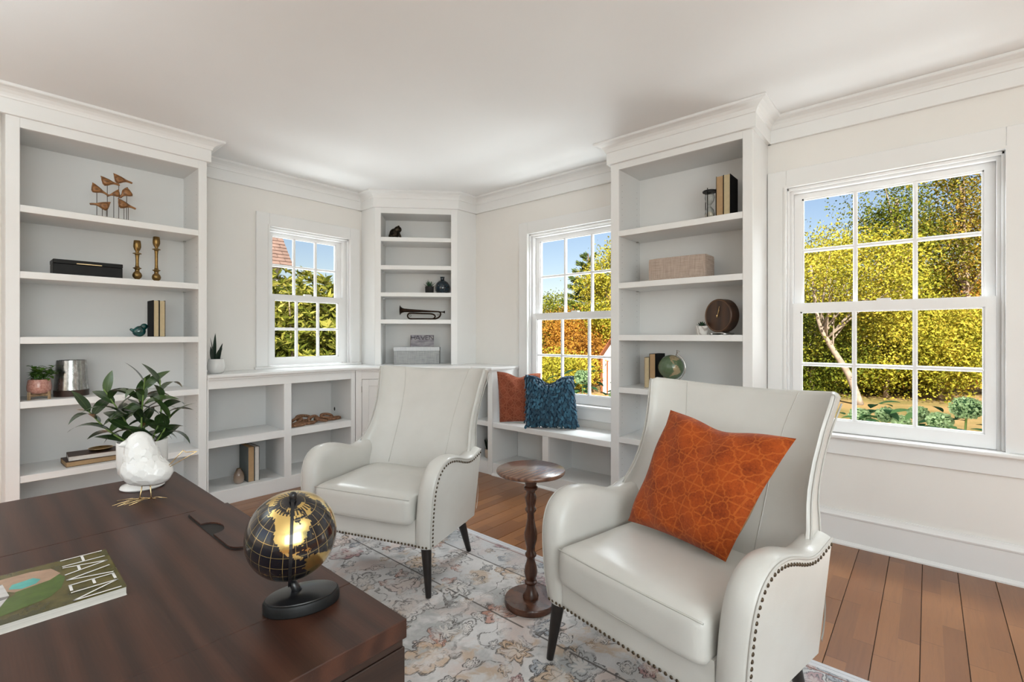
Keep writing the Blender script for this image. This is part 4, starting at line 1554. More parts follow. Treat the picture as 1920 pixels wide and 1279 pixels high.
for c, yaw, pitch, roll in (((-.150, .02, .030), .35, -.35, .25), ((-.085, -.03, .013), -.25, 0, .05), ((-.168, -.055, .0125), .1, .0, .0), ((-.020, .0, .030), .45, -.1, 1.0), ((.045, -.01, .022), .25, .25, .3), ((.105, .02, .038), .2, .12, .6), ((.165, .01, .014), .15, 0, .04), ((.055, .06, .016), .9, .05, .1), ((-.075, .05, .040), -.4, .1, .8)):
    chain_link(c, yaw, pitch, roll)

# plant in the narrow cubby behind the armchair
r = thing('potted_plant', 'small dark plant in a beige pot low in the narrow end cabinet', 'plant', (2.965, 2.835, .105))
m = MB()
m.lathe([(0, 0), (.030, 0), (.035, .01), (.038, .075), (.035, .075), (.034, .06), (0, .06)], 28)
m.build('pot', simple('beige_pot', (.55, .46, .38), .6), r, True, 50)
for k_ in range(11):
    a = k_*2.4
    me = leaf_me(.10 + .02*(k_ % 3), .022, .35, .3, base_w=.6)
    o = link('leaf', me, SNAKE, r)
    o.location = (.012*math.cos(a), .012*math.sin(a), .062)
    facing(o, (.34*math.cos(a), .34*math.sin(a), 1), a)

# ------------------------------------------------------------------ corner shelves
CRZ = cang
def cpt(u, v_, z):
    c_, s_ = math.cos(cang), math.sin(cang)
    return (C0[0] + u*c_ - v_*s_, C0[1] + u*s_ + v_*c_, z)
FROGM = simple('dark_bronze', (.030, .022, .014), .42, .75, var=.6, vscale=40, bstr=.4, bscale=90)
r = thing('frog_figurine', 'dark bronze crouching frog figurine, top of the corner shelves', 'figurine', cpt(.165, .13, 2.033), CRZ)
m = MB()
m.add(*blob([(-.012, 0, .052, .044, .040, .052), (.022, 0, .096, .034, .034, .030), (-.03, 0, .03, .034, .042, .030)], 30, 22, 250))
m.build('body', FROGM, r, True)
for s in (-1, 1):
    m = MB()
    m.tube([(-.028, s*.036, .050), (-.006, s*.050, .028), (-.040, s*.052, .012), (-.004, s*.056, .006), (.020, s*.058, .004)], [.020, .016, .012, .008, .005], 10)
    m.build('hind_leg', FROGM, r, True)
    m = MB()
    m.tube([(.022, s*.022, .074), (.040, s*.032, .040), (.042, s*.034, .010), (.066, s*.038, .004)], [.012, .009, .007, .005], 10)
    m.build('front_leg', FROGM, r, True)
    m = MB()
    m.lathe([(0, -.010), (.007, -.007), (.010, 0), (.007, .007), (0, .010)], 12, (.030, s*.018, .120))
    m.build('eye', FROGM, r, True)

r = thing('potted_plant', 'tiny spiky succulent in a black pot on the corner shelves', 'plant', cpt(.478, .075, 1.537), CRZ)
m = MB()
m.lathe([(0, 0), (.034, 0), (.038, .004), (.040, .062), (.036, .062), (.035, .052), (0, .052)], 28)
m.build('pot', simple('matt_black_pot', (.008, .008, .008), .6), r, True, 50)
SUCC = leaf_mat('succulent_leaf', (.012, .045, .022), (.045, .115, .055), .45, 20)
for k_ in range(22):
    a = k_*2.399
    el = .25 + 1.1*(k_/22)
    me = leaf_me(.058 + .008*(k_ % 3), .012, -.25, .5, base_w=.9)
    o = link('leaf', me, SUCC, r)
    o.location = (.006*math.cos(a), .006*math.sin(a), .054)
    facing(o, (math.cos(a)*math.cos(el), math.sin(a)*math.cos(el), math.sin(el)), 0)

def blueglass():
    t = NT('ink_blue_glass')
    s_ = t.noise(t.co(), 55, 3)
    c = t.ramp(s_, [(.35, (.008, .017, .028)), (.62, (.022, .045, .065)), (.72, (.10, .16, .19))])
    return t.bsdf(c, .10, coat=.8, bump=s_, bstr=.3, bdist=.004)
r = thing('vase', 'round ink-blue glass bottle vase on the corner shelves', 'vase', cpt(.592, .175, 1.537), CRZ)
m = MB()
BG = blueglass()
m.lathe([(0, 0), (.036, 0), (.056, .012), (.069, .036), (.0725, .060), (.068, .084), (.054, .108), (.036, .124), (.022, .130)], 40)
m.build('body', BG, r, True, 60)
m = MB()
m.lathe([(.022, .129), (.0185, .134), (.0180, .150), (.0215, .158), (.0235, .161), (.0205, .164), (.015, .160), (.014, .135)], 32)
m.build('neck', BG, r, True, 60)

# bugle
HORNM = simple('oxidised_bronze', (.030, .016, .010), .35, .85, var=.3, vscale=30)
r = thing('bugle', 'dark bronze bugle lying on the corner shelves', 'bugle', cpt(.405, .125, 1.293), CRZ)
m = MB()
bell = [(-.199, .0465), (-.198, .046), (-.192, .034), (-.180, .0235), (-.160, .0175), (-.12, .0145), (-.06, .0125), (.02, .010), (.10, .0075), (.15, .0065)]
vv = []
ff = []
sg = 24
for i, (x, rr) in enumerate(bell):
    zc = .090 - .012*(x + .199)/.35
    for j in range(sg):
        a = 2*PI*j/sg
        vv.append((x, rr*math.cos(a), zc + rr*math.sin(a)))
for i in range(len(bell) - 1):
    for j in range(sg):
        j2 = (j + 1) % sg
        ff.append((i*sg + j, i*sg + j2, (i+1)*sg + j2, (i+1)*sg + j))
m.add(vv, ff)
m.build('bell', HORNM, r, True)
m = MB()
m.tube(catmull([(.150, 0, .078), (.166, 0, .073), (.172, 0, .055), (.163, 0, .032), (.135, 0, .015), (.10, 0, .010), (0, 0, .010), (-.09, 0, .010), (-.118, 0, .016), (-.130, 0, .036), (-.122, 0, .056), (-.10, 0, .063), (0, 0, .060), (.08, 0, .058), (.110, 0, .050), (.122, 0, .034), (.112, 0, .016), (.095, 0, .010)], 4), .0072, 10)
m.build('tubing', HORNM, r, True)
m = MB()
m.tube([(.148, 0, .077), (.185, 0, .0755), (.205, 0, .075)], [.0045, .0045, .006], 10)
m.tube([(.200, 0, .075), (.206, 0, .075), (.212, 0, .075)], [.006, .011, .0115], 12)
m.build('mouthpiece', HORNM, r, True)
for x, z in ((-.105, .040), (.150, .048)):
    m = MB()
    m.tube([(x + .008*math.cos(q*PI/5), 0, z + .008*math.sin(q*PI/5)) for q in range(11)], .0018, 6)
    m.build('ring', HORNM, r, True)

# grey fabric box with a lid
def linen(name, a, b_):
    t = NT(name)
    w1 = t.noise(t.co(scale=(1, 1, .05)), 240, 3)
    w2 = t.noise(t.co(scale=(.05, .05, 1)), 240, 3)
    c = t.ramp(t.mix(.5, w1, w2), [(.35, a), (.65, b_)])
    return t.bsdf(c, .9, spec=.15, bump=w1, bstr=.3, bdist=.002)
r = thing('storage_box', 'grey linen storage box with a pale lid at the corner', 'box', cpt(.363, .135, CT), CRZ)
box('body', -.205, .205, -.078, .120, 0, .122, linen('grey_linen', (.26, .27, .275), (.46, .465, .46)), r, .003)
box('lid', -.208, .208, -.081, .123, .122, .158, linen('pale_linen', (.52, .54, .56), (.66, .67, .68)), r, .003)

# ------------------------------------------------------------------ lettering, built from strokes
def letter(ch):
    """strokes in a box one unit high; returns width and quads"""
    q = []
    if ch == 'H': return .74, [((0, 0), (0, 1)), ((.74, 0), (.74, 1)), ((0, .5), (.74, .5))]
    if ch == 'A': return .86, [((0, 0), (.43, 1)), ((.86, 0), (.43, 1)), ((.17, .34), (.69, .34))]
    if ch == 'V': return .86, [((0, 1), (.43, 0)), ((.86, 1), (.43, 0))]
    if ch == 'E': return .58, [((0, 0), (0, 1)), ((0, .03), (.58, .03)), ((0, .52), (.50, .52)), ((0, .97), (.58, .97))]
    if ch == 'N': return .78, [((0, 0), (0, 1)), ((0, 1), (.78, 0)), ((.78, 0), (.78, 1))]
def word(txt, total_w, height, sw, gap=.2):
    ws = [letter(c) for c in txt]
    k = total_w/(sum(w for w, _ in ws) + gap*(len(txt) - 1))
    x = 0
    out = []
    for w, st_ in ws:
        for (a, b_) in st_:
            p = Vector(((x + a[0])*k, a[1]*height))
            q = Vector(((x + b_[0])*k, b_[1]*height))
            d = (q - p).normalized()
            nrm = Vector((-d.y, d.x))*sw/2
            out.append([p + nrm, p - nrm, q - nrm, q + nrm])
        x += w + gap
    return out

# magazine propped up on the grey box
r = thing('magazine', 'silver-grey HAVEN magazine propped on the linen box', 'magazine', cpt(.405, .155, CT + .1585), CRZ, 'HAVEN magazines')
tilt = .22
M_ = Matrix.Rotation(-tilt, 4, 'X')
def cover_grey():
    t = NT('grey_magazine_cover')
    n_ = t.noise(t.co(scale=(1, 1, 3)), 10, 4)
    return t.bsdf(t.ramp(n_, [(.35, (.20, .19, .22)), (.55, (.36, .34, .37)), (.7, (.46, .44, .43))]), .3)
me = box_me(-.108, .108, 0, .007, 0, .112)
me.transform(M_)
link('page_block', me, PAGEW, r)
me = box_me(-.1085, .1085, -.0012, 0, 0, .1125)
me.transform(M_)
link('cover', me, cover_grey(), r)
me = box_me(-.1085, -.1060, -.0016, .0075, 0, .1125)
me.transform(M_)
link('spine', me, simple('maroon_spine', (.10, .03, .03), .5), r)
m = MB()
for q in word('HAVEN', .204, .040, .0045, .16):
    m.add([(p.x - .102, -.0016, p.y + .066) for p in q], [(0, 1, 2, 3)])
me = m.mesh()
me.transform(M_)
link('lettering', me, simple('black_print', (.012, .012, .014), .4), r)

# ------------------------------------------------------------------ right bookcase
R9 = -PI/2
r = thing('hourglass', 'sand hourglass in a black metal frame, top shelf of the right bookcase', 'hourglass', (2.985, 1.003, 1.846), R9)
for z0, z1 in ((0, .010), (.172, .182)):
    m = MB()
    m.lathe([(0, z0), (.040, z0), (.041, z0 + .003), (.041, z1 - .002), (.039, z1), (0, z1)], 32)
    m.build('end_plate', BLACK, r, True, 40)
for k_ in range(3):
    a = .5 + 2*PI*k_/3
    m = MB()
    m.tube([(.036*math.cos(a), .036*math.sin(a), .009), (.036*math.cos(a), .036*math.sin(a), .192)], .0026, 8)
    m.build('rod', BLACK, r, True)
def clearglass():
    t = NT('clear_glass')
    gl = t.n('BsdfGlossy')
    gl.inputs['Roughness'].default_value = .03
    tr = t.n('BsdfTransparent')
    tr.inputs['Color'].default_value = (.93, .95, .94, 1)
    lw = t.n('LayerWeight')
    lw.inputs['Blend'].default_value = .35
    mx = t.n('MixShader')
    t.l(lw.outputs['Facing'], mx.inputs[0])
    t.l(tr.outputs[0], mx.inputs[1])
    t.l(gl.outputs[0], mx.inputs[2])
    t.l(mx.outputs[0], t.out.inputs['Surface'])
    return t.m
m = MB()
m.lathe([(.012, .011), (.026, .020), (.030, .042), (.024, .066), (.010, .084), (.004, .091), (.010, .098), (.024, .116), (.030, .140), (.026, .162), (.012, .171)], 32)
m.build('glass_bulb', clearglass(), r, True)
m = MB()
m.lathe([(0, .012), (.024, .020), (.028, .036), (.014, .052), (0, .058)], 24)
m.build('sand', simple('pale_sand', (.62, .56, .47), .9, bstr=.3, bscale=400), r, True)
book('dark book with tan page edges beside the hourglass', (2.955, .956, 1.846), R9, .042, .150, .252, COVBLK, PAGET, 'books beside the hourglass')
book('black book with cream page edges, nearest the window on the top shelf', (2.950, .9125, 1.846), R9, .038, .150, .252, COVBLK, PAGES, 'books beside the hourglass')

r = thing('woven_box', 'long beige woven box with handle cut-out on the right bookcase', 'box', (2.985, 1.180, 1.499), R9)
WOVEN = linen('beige_weave', (.34, .265, .215), (.54, .44, .375))
vv, ff = rbox(.362, .170, .142, .012, 4)
me = new_mesh('body', [(p[0], p[1], p[2] + .0712) for p in vv], ff)
smooth_by_angle(me, 40)
wb = link('body', me, WOVEN, r)
m = MB()
for (y0, y1, z0, z1) in ((-.04, .04, .108, .112), (-.04, .04, .076, .080), (-.04, -.036, .08, .108), (.036, .04, .08, .108)):
    m.box(.1805, .1830, y0, y1, z0, z1)
m.build('handle', WOVEN, r)

r = thing('potted_plant', 'tiny succulent in a white marbled cup beside the clock', 'plant', (2.985, 1.050, 1.153), R9)
def marble():
    t = NT('marbled_ceramic')
    w_ = t.n('TexWave')
    w_.inputs['Scale'].default_value = 14
    w_.inputs['Distortion'].default_value = 9
    w_.inputs['Detail'].default_value = 3
    t.l(t.co(rot=(0, .5, .3)), w_.inputs['Vector'])
    return t.bsdf(t.ramp(w_.outputs['Fac'], [(.0, (.40, .36, .33)), (.3, (.68, .65, .61)), (1, (.74, .72, .69))]), .3)
m = MB()
m.lathe([(0, 0), (.031, 0), (.033, .003), (.037, .054), (.034, .054), (.033, .046), (0, .046)], 30)
m.build('pot', marble(), r, True, 50)
for k_ in range(20):
    a = k_*2.399
    el = .15 + 1.1*(k_/20)
    me = leaf_me(.034, .014, -.4, .4, base_w=.7)
    o = link('leaf', me, SNAKE if k_ % 2 else SUCC, r)
    o.location = (.004*math.cos(a), .004*math.sin(a), .050)
    facing(o, (math.cos(a)*math.cos(el), math.sin(a)*math.cos(el), math.sin(el)), 0)

# round wooden clock
r = thing('clock', 'round dark walnut mantel clock with one brass hand', 'clock', (2.970, .952, 1.153), R9 - .42)
m = MB()
m.lathe([(0, -.034), (.096, -.034), (.100, -.030), (.100, .030), (.096, .034), (.093, .034), (.091, .031), (0, .031)], 56)
me = m.mesh(ang=40)
me.transform(Matrix.Translation((0, .034, .115)) @ Matrix.Rotation(PI/2, 4, 'X'))
recalc(me)
body = link('body', me, CLOCKW, r)
m = MB()
m.lathe([(.0905, .0315), (.0935, .0345), (.0955, .0345), (.0965, .033)], 56)
me = m.mesh(smooth=True)
me.transform(Matrix.Translation((0, .034, .115)) @ Matrix.Rotation(PI/2, 4, 'X'))
link('rim', me, simple('pale_wood_rim', (.16, .085, .045), .35), r)
for (dx, dz, L0, w_) in ((.24, .97, .058, .0022), (.34, .94, .036, .0032)):
    m = MB()
    m.tube([(-dx*.012, -.001, .115 - dz*.012), (dx*L0, -.001, .115 + dz*L0)], [w_, w_*.55], 6)
    m.build('hand', BRASSW, r)
m = MB()
m.lathe([(0, -.003), (.005, -.003), (.005, .003), (0, .003)], 14)
me = m.mesh()
me.transform(Matrix.Translation((0, -.002, .115)) @ Matrix.Rotation(PI/2, 4, 'X'))
link('hub', me, BRASSW, r)
m = MB()
for yy in (.008, .060):
    m.tube([(-.048, yy, .007), (-.025, yy, .0125), (.0, yy, .0135), (.025, yy, .0125), (.048, yy, .007)], .0055, 8)
for xx in (-.048, .048):
    m.tube([(xx, -.006, .0062), (xx, .074, .0062)], .0060, 8)
m.build('stand', STEEL, r, True)

book('slim tan page-edged book standing at the left end of the globe shelf', (2.955, 1.413, .806), R9, .034, .140, .200, COVTAN, PAGES, 'books beside the green globe')
book('black book with orange-brown page edges beside the green globe', (2.955, 1.3785, .806), R9, .042, .150, .224, COVBLK, PAGET, 'books beside the green globe')

# ------------------------------------------------------------------ globes
LAND = [
 [(-168, 66), (-156, 71), (-130, 70), (-110, 68), (-95, 72), (-82, 73), (-80, 66), (-94, 60), (-82, 55), (-79, 52), (-77, 60), (-65, 60), (-56, 52), (-66, 45), (-70, 42), (-76, 35), (-81, 31), (-80, 25), (-83, 30), (-90, 29), (-97, 26), (-97, 20), (-90, 21), (-87, 21), (-88, 16), (-83, 14), (-82, 9), (-79, 8), (-85, 10), (-95, 16), (-105, 20), (-110, 28), (-117, 32), (-124, 40), (-125, 48), (-135, 58), (-150, 60), (-163, 55), (-158, 59), (-166, 62)],
 [(-55, 60), (-45, 60), (-22, 70), (-18, 80), (-35, 83), (-60, 82), (-70, 77), (-55, 70)],
 [(-79, 8), (-72, 12), (-60, 9), (-50, 1), (-35, -6), (-39, -17), (-48, -27), (-57, -36), (-65, -45), (-68, -55), (-74, -50), (-72, -35), (-70, -18), (-81, -6), (-78, 2)],
 [(-17, 15), (-16, 28), (-6, 35), (10, 37), (20, 32), (32, 31), (43, 12), (51, 12), (40, -5), (40, -16), (33, -28), (20, -35), (15, -25), (12, -5), (9, 4), (-8, 5)],
 [(-10, 36), (-9, 43), (-2, 44), (-4, 48), (3, 51), (9, 54), (8, 58), (5, 61), (14, 68), (28, 71), (42, 66), (60, 69), (75, 73), (105, 78), (140, 73), (179, 69), (170, 60), (160, 60), (155, 52), (140, 58), (138, 45), (128, 38), (122, 40), (121, 30), (110, 20), (106, 10), (100, 14), (103, 2), (98, 8), (92, 22), (80, 14), (77, 8), (72, 20), (60, 25), (56, 26), (45, 13), (35, 28), (36, 36), (27, 37), (24, 40), (14, 41), (8, 44), (0, 40), (-5, 36)],
 [(114, -22), (122, -18), (131, -12), (137, -12), (141, -11), (146, -19), (153, -27), (150, -37), (140, -38), (131, -31), (115, -34)],
 [(-125, 72), (-105, 73), (-105, 78), (-122, 77)], [(-90, 66), (-75, 62), (-62, 66), (-78, 74), (-88, 72)], [(-85, 22), (-75, 20), (-68, 19), (-74, 22)],
 [(48, -15), (50, -16), (47, -25), (44, -22)], [(130, 32), (140, 36), (143, 43), (139, 40)], [(110, 2), (118, 6), (116, -3)], [(95, 5), (105, -5), (100, 0)]]
def inside(poly, X_, Y_):
    c = np.zeros(X_.shape, bool)
    n_ = len(poly)
    j = n_ - 1
    for i in range(n_):
        xi, yi = poly[i]
        xj, yj = poly[j]
        hit = ((yi > Y_) != (yj > Y_)) & (X_ < (xj - xi)*(Y_ - yi)/((yj - yi) + 1e-9) + xi)
        c ^= hit
        j = i
    return c
def globe_mesh(R_, nu, nv, lon0=0.0):
    lon = np.linspace(-180, 180, nu, endpoint=False)
    lat = np.linspace(-90, 90, nv + 1)
    LO, LA = np.meshgrid(lon, lat)
    rs = np.random.RandomState(3)
    jx = 1.8*np.sin(LA*.9 + LO*.31) + 1.2*np.sin(LO*1.7 - LA*.6)
    jy = 1.5*np.cos(LO*.8 + LA*.23) + 1.0*np.sin(LA*2.1)
    land = np.zeros(LO.shape, bool)
    for p in LAND: land |= inside(p, LO + jx*.6, LA + jy*.6)
    land |= LA < -72
    ph = np.radians(LO + lon0)
    th = np.radians(LA)
    V = np.stack([R_*np.cos(th)*np.cos(ph), R_*np.cos(th)*np.sin(ph), R_*np.sin(th)], -1).reshape(-1, 3)
    idx = np.arange((nv + 1)*nu).reshape(nv + 1, nu)
    a = idx[:-1, :]
    b_ = np.roll(idx, -1, 1)[:-1, :]
    c = np.roll(idx, -1, 1)[1:, :]
    d = idx[1:, :]
    Fq = np.stack([a, b_, c, d], -1).reshape(-1, 4)
    me = bpy.data.meshes.new('globe')
    me.vertices.add(len(V))
    me.vertices.foreach_set('co', V.astype(np.float32).ravel())
    me.loops.add(len(Fq)*4)
    me.loops.foreach_set('vertex_index', Fq.astype(np.int32).ravel())
    me.polygons.add(len(Fq))
    me.polygons.foreach_set('loop_start', np.arange(0, len(Fq)*4, 4, dtype=np.int32))
    me.polygons.foreach_set('use_smooth', np.ones(len(Fq), bool))
    me.update(calc_edges=True)
    at = me.attributes.new('land', 'FLOAT', 'POINT')
    at.data.foreach_set('value', land.astype(np.float32).ravel())
    la = me.attributes.new('lat', 'FLOAT', 'POINT')
    la.data.foreach_set('value', LA.astype(np.float32).ravel())
    return me
def globe_mat(name, land_c, sea_c, land_metal, line_c, rough, dial=False, speck=None):
    t = NT(name)
    a1 = t.n('Attribute')
    a1.attribute_name = 'land'
    a2 = t.n('Attribute')
    a2.attribute_name = 'lat'
    sp = t.n('SeparateXYZ')
    t.l(t.co('Object'), sp.inputs[0])
    lon = t.math('MULTIPLY', t.math('ARCTAN2', sp.outputs['Y'], sp.outputs['X']), 180/PI)
    land = t.math('GREATER_THAN', a1.outputs['Fac'], .5)
    def grid(val, step, w_):
        fr_ = t.math('ABSOLUTE', t.math('SUBTRACT', t.math('FRACT', t.math('DIVIDE', t.math('ADD', val, 720.0), step)), .5))
        return t.math('GREATER_THAN', fr_, .5 - w_)
    gl = t.math('MAXIMUM', grid(lon, 15.0, .025), grid(a2.outputs['Fac'], 15.0, .022))
    n_ = t.noise(t.co(), 70, 4)
    lc = t.mix(t.math('GREATER_THAN', n_, .62 if speck else .95), land_c, speck or land_c)
    c = t.mix(t.math('MULTIPLY', gl, .8), sea_c, line_c)
    isl = t.math('MULTIPLY', t.math('GREATER_THAN', t.noise(t.co(), 95, 2), .70), .9)
    c = t.mix(isl, c, line_c)
    c = t.mix(land, c, lc)
    met = t.math('MAXIMUM', t.math('MAXIMUM', land, isl), t.math('MULTIPLY', gl, .7))
    if dial:
        hi = t.math('GREATER_THAN', a2.outputs['Fac'], 66.0)
        tick = grid(lon, 11.25, .22)
        ring = t.math('MULTIPLY', t.math('GREATER_THAN', a2.outputs['Fac'], 75.0), t.math('LESS_THAN', a2.outputs['Fac'], 79.0))
        dl = t.math('MULTIPLY', t.math('MAXIMUM', tick, t.math('GREATER_THAN', a2.outputs['Fac'], 75.0)), t.math('SUBTRACT', 1.0, ring))
        dk = t.math('MULTIPLY', hi, dl)
        c = t.mix(dk, c, sea_c)
        met = t.math('MULTIPLY', met, t.math('SUBTRACT', 1.0, dk))
    met = t.math('MULTIPLY', met, land_metal)
    return t.bsdf(c, rough, met, coat=.5, coat_r=.08)

# green globe on the right bookcase
r = thing('globe', 'small green desk globe with a silver meridian arm on the right bookcase', 'globe', (2.975, 1.240, .806), R9)
gm = globe_mesh(.080, 160, 80)
gb = link('ball', gm, globe_mat('green_globe', (.36, .29, .17), (.085, .135, .070), .15, (.16, .20, .12), .25, False, (.24, .17, .09)), r)
gb.location = (0, 0, .140)
gb.rotation_euler = (rad(-12), rad(23), rad(20))
ax = Vector((math.sin(rad(23)), 0, math.cos(rad(23))))
px_ = Vector((ax.z, 0, -ax.x))
m = MB()
m.tube([Vector((0, 0, .140)) + ax*(.092*math.cos(q)) + px_*(.092*math.sin(q)) for q in np.linspace(0, PI, 30)], .0042, 8)
m.build('meridian_arm', simple('polished_silver', (.72, .72, .71), .22, 1.0), r, True)
m = MB()
tp_ = Vector((0, 0, .140)) + ax*.084
m.tube([tp_, tp_ + ax*.010, tp_ + ax*.024, tp_ + ax*.032], [.0035, .0035, .0055, .0125], 12)
m.build('finial', STEEL, r, True)
m = MB()
m.lathe([(0, 0), (.050, 0), (.052, .004), (.030, .012), (.012, .018), (.008, .028), (.008, .052), (0, .052)], 28)
m.build('base', STEEL, r, True, 50)

# black and gold desk globe
r = thing('globe', 'black and gold globe on an oval black base, standing on the desk', 'globe', (.341, .720, DZ), 0)
gc = Vector((.331 - .341, .733 - .720, .846 - DZ))
GR = .0645
gm = globe_mesh(GR, 260, 130)
ball = link('ball', gm, globe_mat('black_gold_globe', (.78, .56, .20), (.006, .006, .009), .96, (.55, .40, .16), .20, True), r)
ball.location = gc
to_cam = Vector((-.341, -.720, 0)).normalized()
axis = (Vector((0, 0, 1))*math.cos(rad(23)) + to_cam*math.sin(rad(23))).normalized()
axis = (axis + Vector((to_cam.y, -to_cam.x, 0))*-.03).normalized()
q1 = axis.to_track_quat('Z', 'Y')
# spin so that the Americas face the camera
ref = q1 @ Vector((1, 0, 0))
want = (to_cam - axis*to_cam.dot(axis)).normalized()
spin = math.atan2((q1 @ Vector((0, 1, 0))).dot(want), ref.dot(want))
from mathutils import Quaternion
ball.rotation_mode = 'QUATERNION'
ball.rotation_quaternion = q1 @ Quaternion((0, 0, 1), spin + rad(96))
side = want
m = MB()
ar = GR + .0055
pts = [gc + axis*(ar*math.cos(q)) + side*(ar*math.sin(q)) for q in np.linspace(0, PI, 36)]
sd = axis.cross(side).normalized()
vv = []
ff = []
for i, p in enumerate(pts):
    nr = (p - gc).normalized()
    for (a, b_) in ((-.0022, -.001), (.0022, -.001), (.0022, .0016), (-.0022, .0016)):
        vv.append(p + sd*a + nr*b_)
for i in range(len(pts) - 1):
    for k_ in range(4):
        ff.append((i*4 + k_, i*4 + (k_+1) % 4, (i+1)*4 + (k_+1) % 4, (i+1)*4 + k_))
ff += [(0, 1, 2, 3), tuple(len(pts)*4 - 4 + k_ for k_ in (3, 2, 1, 0))]
m.add(vv, ff)
SATINB = simple('satin_black', (.010, .010, .011), .28, coat=.2)
recalc(m.build('meridian_arm', SATINB, r).data)
m = MB()
tp_ = gc + axis*(GR + .001)
m.tube([tp_, tp_ + axis*.006, tp_ + axis*.012, tp_ + axis*.014], [.0052, .0056, .0050, .002], 12)
m.build('finial', SATINB, r, True)
low = min(pts, key=lambda p: p.z)
m = MB()
m.tube([Vector((low.x*.35, low.y*.35, .018)), Vector((low.x*.7, low.y*.7, .030)), low + Vector((0, 0, .002))], [.0068, .0060, .0050], 12)
m.build('post', SATINB, r, True)
def oval(rx, ry, z, n_=48, rot=-.35):
    c_, s_ = math.cos(rot), math.sin(rot)
    return [((rx*math.cos(2*PI*k_/n_))*c_ - ry*math.sin(2*PI*k_/n_)*s_, (rx*math.cos(2*PI*k_/n_))*s_ + ry*math.sin(2*PI*k_/n_)*c_, z) for k_ in range(n_)]
def ovals(levels, mat, nm):
    v = []
    f = []
    n_ = 48
    for (rx, ry, z) in levels: v += oval(rx, ry, z)
    for i in range(len(levels) - 1):
        for k_ in range(n_):
            k2 = (k_ + 1) % n_
            f.append((i*n_ + k_, i*n_ + k2, (i+1)*n_ + k2, (i+1)*n_ + k_))
    f += [tuple(range(n_ - 1, -1, -1)), tuple((len(levels) - 1)*n_ + k_ for k_ in range(n_))]
    me = new_mesh(nm, v, f)
    smooth_by_angle(me, 30)
    return link(nm, me, mat, r)
ovals([(.053, .036, .0004), (.054, .037, .002), (.054, .037, .0135), (.0525, .0355, .0165), (.050, .033, .0172)], BLACK, 'base')
ovals([(.0505, .0335, .0165), (.0500, .0330, .0186), (.046, .030, .0195), (.020, .014, .0215), (.004, .003, .022)], SATINB, 'base_top')

# ------------------------------------------------------------------ HAVEN magazine on the desk
r = thing('magazine', 'HAVEN magazine with an aerial garden photo lying on the desk', 'magazine', (.176, 1.152, DZ), -PI/2 - .02, 'HAVEN magazines')
# local x = reading direction (towards -Y), local y = up the page (towards +X)
MW, MH, MT = .196, .262, .0135
m = MB()
m.box(.0008, MW - .0008, -MH + .0008, -.0008, .0008, MT - .0008)
m.build('page_block', pages_mat('magazine_pages', (.60, .57, .52)), r)
def cover_green():
    t = NT('aerial_photo_cover')
    n1 = t.noise(t.co(), 22, 5)
    n2 = t.noise(t.co(loc=(3, 2, 0)), 60, 4)
    c = t.ramp(n1, [(.32, (.035, .038, .012)), (.5, (.10, .085, .022)), (.66, (.155, .125, .035))])
    c = t.mix(t.math('MULTIPLY', n2, .5), c, (.06, .05, .018))
    return t.bsdf(c, .22)
box('cover', 0, MW, -MH, 0, MT - .0008, MT, cover_green(), r)
box('cover', 0, MW, -MH, 0, 0, .0008, PAGEW, r)
def prints(name, polys, col, rough=.25, lift=.0003, var=.15):
    mt = simple(name, col, rough, var=var, vscale=60)
    m = MB()
    for p in polys:
        m.add([(a, b_, MT + lift) for a, b_ in p], [tuple(range(len(p)))])
    return link('cover_print', m.mesh(), mt, r)
prints('print_lawn', [[(.040, -.075), (.085, -.062), (.125, -.070), (.150, -.085), (.165, -.125), (.178, -.175), (.185, -.235), (.155, -.225), (.140, -.150), (.100, -.120), (.060, -.115)]], (.075, .125, .018))
prints('print_terrace', [[(.020, -.100), (.030, -.075), (.062, -.066), (.080, -.080), (.092, -.120), (.050, -.150), (.022, -.140)]], (.42, .27, .18), lift=.0004)
prints('print_roof', [[(.045, -.132), (.100, -.126), (.150, -.140), (.172, -.190), (.176, -.262), (.020, -.262), (.022, -.190)]], (.22, .20, .19), lift=.0005)
prints('print_gable', [[(.045, -.132), (.100, -.126), (.098, -.136), (.060, -.150)], [(.108, -.128), (.146, -.140), (.140, -.146), (.112, -.138)], [(.165, -.170), (.172, -.190), (.176, -.240), (.170, -.236)]], (.60, .58, .56), lift=.0006)
prints('print_pool', [[(.052, -.098), (.066, -.090), (.080, -.096), (.086, -.112), (.074, -.126), (.058, -.122)]], (.10, .42, .38), lift=.0007)
m = MB()
for q in word('HAVEN', .186, .056, .0036, .17):
    m.add([(p.x + .005, p.y - .062, MT + .0009) for p in q], [(0, 1, 2, 3)])
m.build('lettering', simple('white_print', (.82, .81, .78), .3), r)

# ------------------------------------------------------------------ faceted bird
r = thing('bird_figurine', 'white faceted ceramic bird on gold wire legs standing on the desk', 'figurine', (.300, 1.468, DZ))
bx = Vector((.656, -.755, 0))            # to the right in the picture
by = Vector((.755, .656, 0))
bm = bmesh.new()
bmesh.ops.create_icosphere(bm, subdivisions=3, radius=1)
parts = [(np.array([-.002, 0, .078]), np.array([.049, .044, .040])), (np.array([.026, 0, .070]), np.array([.036, .034, .030])), (np.array([-.014, 0, .136]), np.array([.029, .029, .034])), (np.array([-.008, 0, .110]), np.array([.037, .036, .040]))]
ctr = np.array([-.003, 0, .098])
rs = np.random.RandomState(8)
ii = np.arange(110) + .5
cells = np.stack([np.cos(ii*2.39996)*np.sqrt(1 - (1 - 2*ii/110)**2), np.sin(ii*2.39996)*np.sqrt(1 - (1 - 2*ii/110)**2), 1 - 2*ii/110], -1)
cells += rs.normal(size=cells.shape)*.05
cells /= np.linalg.norm(cells, axis=1)[:, None]
